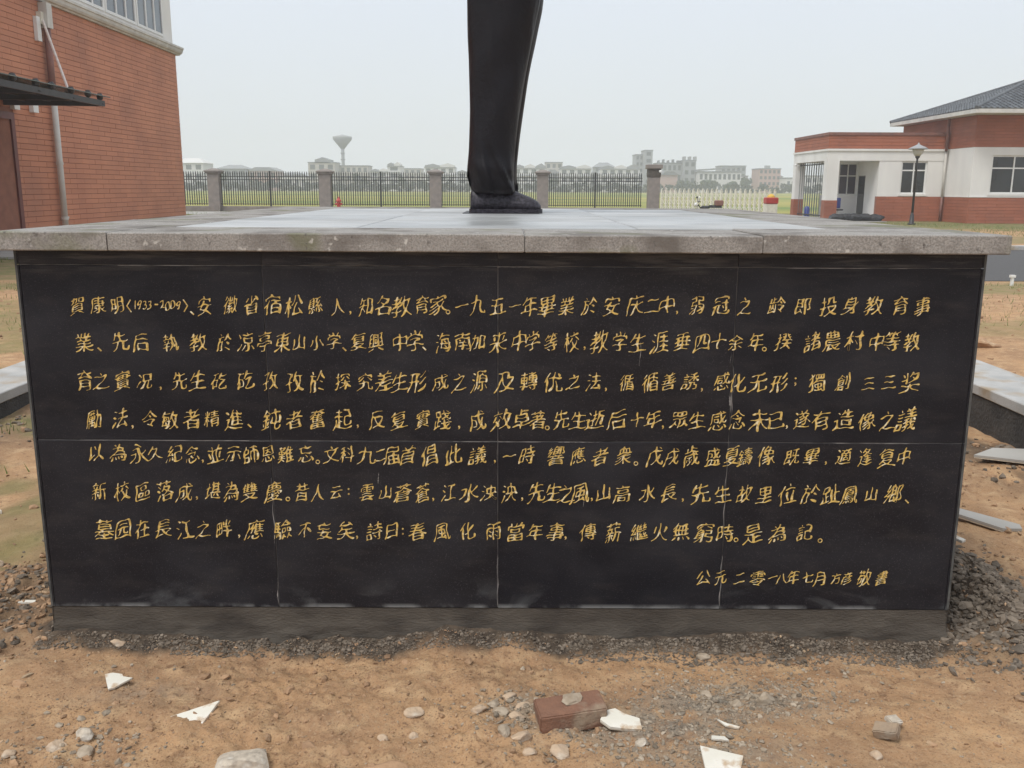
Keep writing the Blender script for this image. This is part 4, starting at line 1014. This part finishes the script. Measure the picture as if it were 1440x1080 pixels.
# ---------------------------------------------------------------- boundary fence
FY = 62.0
pillars = [-26.9, -19.55, -12.28, -5.05, 1.95]
fn = thing('fence', 'black iron railing with spear tops between grey rendered pillars', 'fence', (0, FY, 0))
pm = MB().bbox(-.37, .37, -.37, .37, 0, 2.42, .01).mesh('pillar', 'pillar')
cm = MB().bbox(-.46, .46, -.46, .46, 2.42, 2.52, .02).bbox(-.52, .52, -.52, .52, 2.52, 2.62, .03).loft([[(-.5, -.5, 2.62), (.5, -.5, 2.62), (.5, .5, 2.62), (-.5, .5, 2.62)], [(-.1, -.1, 2.76), (.1, -.1, 2.76), (.1, .1, 2.76), (-.1, .1, 2.76)]]).mesh('cap', 'pillar')
for x in pillars:
    p = link('pillar', pm, fn, (x, 0, 0)); link('cap', cm, p)
pk_m = MB().box(-.026, .026, -.02, .02, .40, 2.42).loft([[(-.036, -.03, 2.42), (.036, -.03, 2.42), (.036, .03, 2.42), (-.036, .03, 2.42)], [(-.004, -.004, 2.60), (.004, -.004, 2.60), (.004, .004, 2.60), (-.004, .004, 2.60)]]).mesh('picket', 'fence_metal')
post_m = B(-.05, .05, -.05, .05, .3, 2.55) if False else MB().box(-.055, .055, -.055, .055, .3, 2.60).mesh('post', 'fence_metal')
segs = [(pillars[i], pillars[i+1]) for i in range(4)]+[(1.95, 8.85)]
for a, b in segs:
    w = b-a-.74; mid = (a+b)/2
    link('post', post_m, fn, (mid, 0, 0))
    n = 42
    for i in range(n+1):
        x = a+.37+w*(i+.5)/(n+1)
        if abs(x-mid) > .09: link('picket', pk_m, fn, (x, 0, 0))
    for z in (.46, 2.02, 2.22): B(a+.37, b-.37, -.025, .025, z, z+.045).build('rail', 'fence_metal', fn)
    MB().bbox(a+.37, b-.37, -.12, .12, 0, .34, .01).build('dwarf_wall', 'pillar', fn)
gp = thing('gate_pillar', 'tall stone gate pillar with a dark carved cap left of the sliding gate', 'pillar', (9.22, FY, 0))
MB().bbox(-.37, .37, -.37, .37, 0, 2.3, .01).build('shaft', 'pillar', gp)
MB().bbox(-.40, .40, -.40, .40, 2.3, 2.85, .03).build('carved_block', 'mortar', gp)
MB().bbox(-.50, .50, -.50, .50, 2.85, 3.12, .03).build('cap', 'pillar', gp)
MB().tube([(.30, -.5, 2.68), (.42, -.62, 2.66)], .08, 8).build('lamp', 'upvc', gp)

# retractable gate
gt = thing('retractable_gate', 'waist-high stainless steel retractable gate with crossed lattice bars', 'gate', (9.75, 61.6, 0))
ga, gb_ = Vector((9.75, 61.6, 0)), Vector((16.0, 57.6, 0)); nb = 24
ang = math.atan2(gb_.y-ga.y, gb_.x-ga.x); gl = (gb_-ga).length; gt.rotation_euler.z = ang
up = MB().box(-.036, .036, -.16, -.12, .10, 1.50).box(-.036, .036, .12, .16, .10, 1.50).tube([(0, -.14, 1.48), (0, -.08, 1.57), (0, .08, 1.57), (0, .14, 1.48)], .03, 6).mesh('upright', 'steel')
st_ = gl/nb
lat = MB()
for z0, z1 in ((.15, .55), (.55, .95), (.95, 1.38)):
    lat.tube([(0, -.15, z0), (st_, -.15, z1)], .018, 5); lat.tube([(0, -.15, z1), (st_, -.15, z0)], .018, 5)
lat = lat.mesh('lattice', 'steel')
wh = MB().tube([(-.03, -.14, .06), (.03, -.14, .06)], .06, 10).mesh('wheel', 'black_plastic')
for i in range(nb+1):
    u_ = link('upright', up, gt, (i*st_, 0, 0)); link('wheel', wh, u_)
    if i < nb: link('lattice', lat, gt, (i*st_, 0, 0))
gd = thing('gate_motor', 'steel gate motor housing with red and yellow top beside the porch column', 'gate motor', (15.5, 56.6, 0))
MB().bbox(-.33, .33, -.3, .3, .03, .72, .03).build('body', 'steel', gd); MB().bbox(-.36, .36, -.33, .33, .72, 1.1, .05).build('hood', 'red_paint', gd)
MB().lathe([(.25, 1.1), (.22, 1.2), (.08, 1.3)], 0, 0, 12).build('beacon', 'yellow_paint', gd)

# fire hydrant by the fence
hy = thing('fire_hydrant', 'small red fire hydrant standing before the fence right of a pillar', 'hydrant', (-11.0, 59.5, 0))
MB().lathe([(.19, 0), (.19, .06), (.12, .1), (.12, .66), (.17, .7), (.17, .76), (.12, .84), (.05, .92), (.04, 1.0)], 0, 0, 14).build('barrel', 'red_paint', hy, smooth=True)
for s_ in (-1, 1): MB().tube([(0, 0, .55), (s_*.22, 0, .55)], .07, 10).build('outlet', 'red_paint', hy)

# motorcycle parked far behind the plinth
mc = thing('motorcycle', 'dark motorcycle parked beyond the plinth in front of the sliding gate', 'motorcycle', (9.25, 45, 0))
for x in (-.62, .62):
    w = MB()
    rgs = []
    for j in range(21):
        a = 2*math.pi*j/20; cx_, cz_ = x+.25*math.cos(a), .3+.25*math.sin(a)
        rgs.append([(cx_+.05*math.cos(t)*math.cos(a), .05*math.sin(t), cz_+.05*math.cos(t)*math.sin(a)) for t in [k*math.pi/3 for k in range(6)]])
    w.loft(rgs, False).build('tyre', 'black_plastic', mc, smooth=True)
    MB().lathe([(.05, -.06), (.05, .06)], 0, 0, 8).build('hub', 'steel', mc).matrix_local = Matrix.Translation((x, 0, .3)) @ Matrix.Rotation(R(90), 4, 'X')
MB().tube([(-.62, .06, .3), (-.46, .06, .62), (-.36, 0, .95)], .03, 8).build('fork', 'steel', mc)
MB().tube([(-.40, 0, .85), (-.1, 0, .5), (.35, 0, .42), (.62, 0, .3)], [.04, .09, .1, .04], 8).build('frame', 'black_plastic', mc)
MB().loft([ring(-.05+.0, 0, .62, .10, .1, 16), ring(-.05, 0, .72, .23, .13, 16), ring(-.05, 0, .80, .15, .09, 16)]).build('fuel_tank', 'black_plastic', mc, smooth=True)
MB().loft([[(x, y*.13, z) for y, z in ((-1, .70), (1, .70), (.8, .83+.06*(x > .5)), (-.8, .83+.06*(x > .5)))] for x in (.14, .3, .5, .72)]).build('seat', 'black_plastic', mc, smooth=False)
MB().tube([(-.36, -.34, 1.0), (-.38, -.18, 1.02), (-.37, 0, .95), (-.38, .18, 1.02), (-.36, .34, 1.0)], .02, 6).build('handlebar', 'black_plastic', mc)
MB().lathe([(.03, -.09), (.09, -.04), (.1, .03)], 0, 0, 12).build('headlight', 'upvc', mc, smooth=True).matrix_local = Matrix.Translation((-.5, 0, .85)) @ Matrix.Rotation(R(90), 4, 'Y')
for s_ in (-1, 1): MB().tube([(-.37, s_*.26, 1.0), (-.40, s_*.30, 1.16)], .012, 5).lathe([(.04, 1.14), (.05, 1.2), (.02, 1.24)], -.40, s_*.30, 8).build('mirror', 'upvc' if s_ < 0 else 'black_plastic', mc)

MB().bbox(.40, .78, -.17, .17, .80, 1.06, .03).build('top_box', 'rust_pipe', mc)
# things in the porch
tb = thing('tarpaulin_bundle', 'low black bundle heaped in front of the porch wall', 'bundle', (17.1, 47.0, .0))
for i in range(5):
    vs, fs = rock_mesh(200+i, 3, .5, .25, 3)
    MB().add([(v[0]*.42-.9+i*.48, v[1]*.35+.1*(i % 2), v[2]*.42+.2) for v in vs], fs).build('fold', 'black_plastic', tb, smooth=True)
cr = thing('office_chair', 'blue-backed office chair standing by the porch window', 'chair', (17.25, 50.0, .05))
MB().bbox(-.24, .24, -.22, .22, .44, .52, .03).build('seat', 'black_plastic', cr)
MB().bbox(-.22, .22, .2, .26, .56, 1.1, .03).build('backrest', 'blue', cr)
MB().tube([(0, 0, .08), (0, 0, .45)], .03, 8).build('column', 'steel', cr)
for i in range(5):
    a = i*2*math.pi/5; MB().tube([(0, 0, .1), (.28*math.cos(a), .28*math.sin(a), .05)], .02, 6).build('leg', 'steel', cr)
wb = thing('water_drum', 'small blue drum on the ground beside the left porch column', 'drum', (16.35, 52.3, .05))
MB().lathe([(.16, 0), (.17, .1), (.17, .5), (.12, .58), (.05, .62)], 0, 0, 14).build('body', 'blue', wb, smooth=True)

# ---------------------------------------------------------------- far side of the field
def house(x0, x1, y, h, m, label, roof='flat', floors=4, cols=5, dep=12, name='apartment_building', rm='far_roof', win=True, cat='building', base=0):
    t = thing(name, label, cat, ((x0+x1)/2, y, 0)); w = x1-x0; hw = w/2
    rh = h*.16 if roof in ('gable', 'hip', 'stepped') else 0
    B(-hw, hw, 0, dep, 0, h-rh).build('wall', m, t)
    if roof == 'gable':
        MB().prism([(-hw-.5, h-rh), (hw+.5, h-rh), (hw*.5, h), (-hw*.5, h)], -.5, dep+.5, 'y').build('roof', rm, t)
    elif roof == 'hip':
        MB().add([(-hw-.5, -.5, h-rh), (hw+.5, -.5, h-rh), (hw+.5, dep+.5, h-rh), (-hw-.5, dep+.5, h-rh), (-hw*.45, dep/2, h), (hw*.45, dep/2, h)], [(0, 1, 5, 4), (1, 2, 5), (2, 3, 4, 5), (3, 0, 4), (3, 2, 1, 0)]).build('roof', rm, t)
    elif roof == 'stepped':
        # townhouses: several small pitched dormer bays side by side
        n = max(2, int(w/4.2)); s = w/n
        for i in range(n):
            a = -hw+i*s; tt = h-rh+rh*(.7+.3*((i*7) % 3)/2)
            MB().prism([(a+.1, h-rh), (a+s-.1, h-rh), (a+s-.1, h-rh+rh*.35), (a+s*.55, tt), (a+.1, h-rh+rh*.35)], -.3, dep*.6, 'y').build('dormer', m if i % 2 else rm, t)
        MB().prism([(-hw-.2, h-rh-.25), (hw+.2, h-rh-.25), (hw+.2, h-rh), (-hw-.2, h-rh)], -.4, dep, 'y').build('eaves', rm, t)
    else:
        MB().box(-hw-.2, hw+.2, -.2, dep, h, h+.35).build('parapet', rm, t)
    if win:
        fh = (h-rh)/floors; cw = w/cols
        wm = B(-cw*.28, cw*.28, -.03, .05, -fh*.26, fh*.26).mesh('window', 'far_window')
        for f in range(floors):
            for c in range(cols):
                link('window', wm, t, (-hw+cw*(c+.5), -.0, fh*(f+.55)))
        for f in range(1, floors):
            MB().box(-hw*.98, hw*.98, -.55, 0, fh*f-.1, fh*f+.12).build('balcony_slab', rm if m != 'far_dark' else 'far_grey', t) if roof == 'stepped' else None
    return t
YF = 380
house(-136, -125, YF, 7.6, 'far_dark', 'low brownish house at the far left of the skyline behind the fence', 'hip', 2, 3)
house(-128.5, -117.5, YF-20, 12.2, 'far_white', 'pale house with a big pale hip roof above the leftmost visible pillar', 'hip', 3, 3, rm='far_white')
house(-118.6, -107.3, YF, 10.2, 'far_grey', 'low grey-roofed house right of the pale hip-roofed one', 'hip', 2, 4)
house(-107, -95.8, YF+4, 9.3, 'far_pink', 'low pinkish house with a grey roof between the left two pillars', 'gable', 2, 4)
house(-95, -84, YF+6, 5.6, 'far_white', 'low white shed just left of the beige block', 'flat', 1, 4, win=True, name='shed')
bb_ = house(-82, -71.3, YF, 11.0, 'far_beige', 'beige three-storey block with a small gable behind the second pillar', 'flat', 3, 3)
MB().prism([(-2.6, 11.0), (3.4, 11.0), (3.4, 12.2), (.4, 13.2), (-2.6, 12.2)], -.2, 8, 'y').build('gable', 'far_roof', bb_)
house(-71.1, -59.6, YF+10, 10.0, 'far_beige', 'lower grey-beige block under the water tower', 'flat', 3, 5)
house(-57, -50.5, YF, 9.2, 'far_white', 'white townhouse, left lower half of the first stepped pair', 'stepped', 3, 2)
house(-50.3, -45, YF, 11.8, 'far_white', 'tall white townhouse with a column of dark windows right of the water tower', 'stepped', 4, 1)
house(-35.4, -23.3, YF, 11.4, 'far_white', 'white stepped townhouse block behind the third pillar', 'stepped', 3, 4)
house(-22.8, -15.2, YF+8, 9.0, 'far_white', 'lower white house partly hidden by the statue leg', 'stepped', 3, 2)
house(.2, 13.3, YF, 11.2, 'far_white', 'white townhouse block just right of the statue', 'stepped', 3, 4)
house(14.0, 18.6, YF+12, 9.0, 'far_grey', 'narrow grey house right of the fourth pillar', 'gable', 3, 2)
house(19, 31.5, YF, 11.0, 'far_white', 'white townhouse block with three dormers left of the railing mid post', 'stepped', 3, 4)
house(32, 35, YF+12, 8.2, 'far_grey', 'narrow grey house between two white townhouse blocks', 'gable', 3, 1)
house(35.3, 50.8, YF, 11.0, 'far_white', 'widest white townhouse block left of the gate pillar', 'stepped', 3, 5)
house(53, 56.2, YF+30, 15.6, 'far_grey', 'slim grey tower block behind the gate pillar', 'flat', 6, 2)
house(56, 59.3, YF+24, 17.2, 'far_grey', 'tallest grey tower block just right of the gate pillar', 'flat', 6, 1)
i_ = house(59.4, 69.4, YF+10, 11.6, 'far_grey', 'grey industrial block with a gantried roof right of the tower', 'flat', 3, 5, rm='far_dark')
for k_ in range(5): MB().box(-4.4+k_*2, -3.9+k_*2, 2, 6, 11.9, 12.9+.4*(k_ % 2)).build('roof_vent', 'far_dark', i_)
house(57.5, 64, YF-12, 8.0, 'far_pink', 'pink-walled shed with a dark roof before the industrial block', 'gable', 1, 2, win=False, name='shed', rm='far_dark')
i_ = house(69.5, 74.4, YF+6, 12.6, 'far_grey', 'grey tower with crenellated top at the right of the industrial block', 'flat', 4, 2)
for k_ in (-2.2, .0, 2.2): MB().box(k_-.4, k_+.4, 0, 4, 12.9, 14.3).build('turret', 'far_grey', i_)
i_ = house(74.6, 91.5, YF, 8.0, 'far_white', 'long white hall under a thin rising roof', 'flat', 2, 9)
MB().prism([(-9.0, 8.4), (9.6, 9.9), (9.6, 10.3), (-9.0, 9.1)], -1, 13, 'y').build('canopy_roof', 'far_roof', i_)
house(91.5, 98, YF+15, 6.6, 'far_white', 'low pale house right of the long hall', 'flat', 2, 4)
i_ = house(98.7, 107.3, YF, 9.3, 'far_pink', 'square pinkish grey block with a small roof turret at right', 'flat', 4, 5)
B(-.8, .8, 3, 6, 9.65, 10.8).build('turret', 'far_grey', i_)
house(106.9, 114, YF-10, 5.6, 'far_white', 'low white building next to the gatehouse porch', 'flat', 1, 4)
house(116, 128, YF-5, 6.5, 'far_white', 'low white building seen through the porch grille', 'flat', 2, 5)
for x0, x1, h_, m_, rf, fl, cl, lb in (
    (-94, -86, 8.2, 'far_grey', 'hip', 3, 3, 'small grey hipped house left of the beige block, in the back row'),
    (-44, -37, 9.6, 'far_beige', 'flat', 4, 3, 'plain beige back-row block between the tall townhouse and the third pillar'),
    (-14.5, -6, 10.4, 'far_grey', 'gable', 3, 4, 'grey gabled back-row house mostly behind the statue leg'),
    (13.2, 20, 12.6, 'far_beige', 'flat', 4, 3, 'beige back-row block rising behind the two townhouse blocks by the fourth pillar'),
    (33, 41, 12.9, 'far_grey', 'hip', 4, 4, 'grey hipped back-row block peeping over the widest townhouse block'),
    (84, 94, 11.4, 'far_grey', 'flat', 4, 5, 'faint grey back-row block behind the right end of the long hall'),
    (100, 109, 8.2, 'far_beige', 'gable', 2, 4, 'faint beige back-row house behind the pinkish block')):
    house(x0*1.11, x1*1.11, YF+45, h_, m_, lb, rf, fl, cl)
# water tower
wt = thing('water_tower', 'concrete water tower with a conical bowl on a slim shaft', 'water tower', (-72.4, 405, 0))
MB().lathe([(.95, 0), (.7, 12), (.7, 17.6)], 0, 0, 14).build('shaft', 'far_grey', wt, smooth=True)
for k_ in range(5): MB().lathe([(.98, 5+k_*2.6), (.98, 5.4+k_*2.6)], 0, 0, 14).build('band', 'far_roof', wt)
MB().lathe([(.8, 17.4), (3.9, 21.2), (4.1, 22.1), (4.0, 22.5), (1.6, 23.0), (.5, 23.3)], 0, 0, 24).build('bowl', 'far_grey', wt, smooth=True)

# trees and hedges across the field
def foliage(n, rx, ry, rz, cz, leaf, seed, lobes=7):
    r = np.random.RandomState(seed)
    cen = np.stack([r.uniform(-.6, .6, lobes)*rx, r.uniform(-.6, .6, lobes)*ry, cz+r.uniform(-.55, .6, lobes)*rz], 1)
    rad = r.uniform(.35, .6, lobes)
    V = []; F = []
    for i in range(n):
        l_ = r.randint(lobes); d = r.normal(size=3); d /= np.linalg.norm(d)
        p = cen[l_]+d*rad[l_]*np.array([rx, ry, rz])*r.uniform(.6, 1.05)
        a = r.normal(size=3); a /= np.linalg.norm(a); b_ = np.cross(a, d+1e-3); b_ /= np.linalg.norm(b_)+1e-9
        s = leaf*r.uniform(.6, 1.4); k = len(V)
        V += [tuple(p-a*s), tuple(p+b_*s*.7), tuple(p+a*s), tuple(p-b_*s*.7)]; F.append((k, k+1, k+2, k+3))
    return V, F
def tree(x, y, h, w, label, seed, name='tree'):
    t = thing(name, label, 'tree', (x, y, 0))
    MB().tube([(0, 0, 0), (.1, 0, h*.3), (-.1, 0, h*.6)], [.25, .18, .08], 7).build('trunk', 'bark', t)
    V, F = foliage(900, w/2, w/2, h*.42, h*.56, .35, seed); MB().add(V, F).build('crown', 'leaf', t)
tree(92.2, 372, 6.9, 5.4, 'round dark tree standing alone right of the long hall', 1)
tree(-61, 370, 7.5, 3.0, 'slim dark conifer right of the beige blocks', 2)
tree(-58.5, 371, 6.5, 3.2, 'dark tree hugging the left of the first townhouse', 3)
tree(-43.5, 370, 6.8, 3.4, 'dark tree at the right foot of the tall townhouse', 4)
tree(66, 365, 5.2, 8, 'broad bushy tree in front of the industrial block', 5)
tree(76, 366, 5.0, 8, 'bushy tree in front of the left end of the long hall', 6)
tree(84, 367, 4.6, 7, 'bushy tree in front of the right end of the long hall', 7)
tree(-113, 366, 8.2, 5, 'bare-topped tree behind the leftmost pillar', 8)
tree(16.5, 369, 5.8, 5, 'dark tree between the two right-hand townhouse blocks', 9)
tree(-12, 369, 6.4, 6, 'dark tree just left of the statue leg', 10)
V = []; F = []
for x in np.arange(-165, 165, 3.2):
    v_, f_ = foliage(230, 2.6, 2.2, 1.7+.9*abs(math.sin(x*.21))+.5*math.sin(x*.73), 1.6, .42, int(x*7)+4000, 4); k = len(V)
    V += [(a+x, b+352+4*math.sin(x*.05), c) for a, b, c in v_]; F += [tuple(i+k for i in f) for f in f_]
MB().add(V, F).build('hedgerow', 'hedge', None, kind='stuff')

# low haze
hz = bpy.data.materials.new('haze'); hz.use_nodes = True; n = hz.node_tree; n.nodes.clear()
oo = n.nodes.new('ShaderNodeOutputMaterial'); pv = n.nodes.new('ShaderNodeVolumePrincipled')
pv.inputs['Density'].default_value = .0012; pv.inputs['Color'].default_value = (.955, .975, 1, 1); n.links.new(pv.outputs[0], oo.inputs['Volume']); M['haze'] = hz
B(-760, 760, -760, 760, -1.2, 34).build('haze', 'haze', kind='stuff')
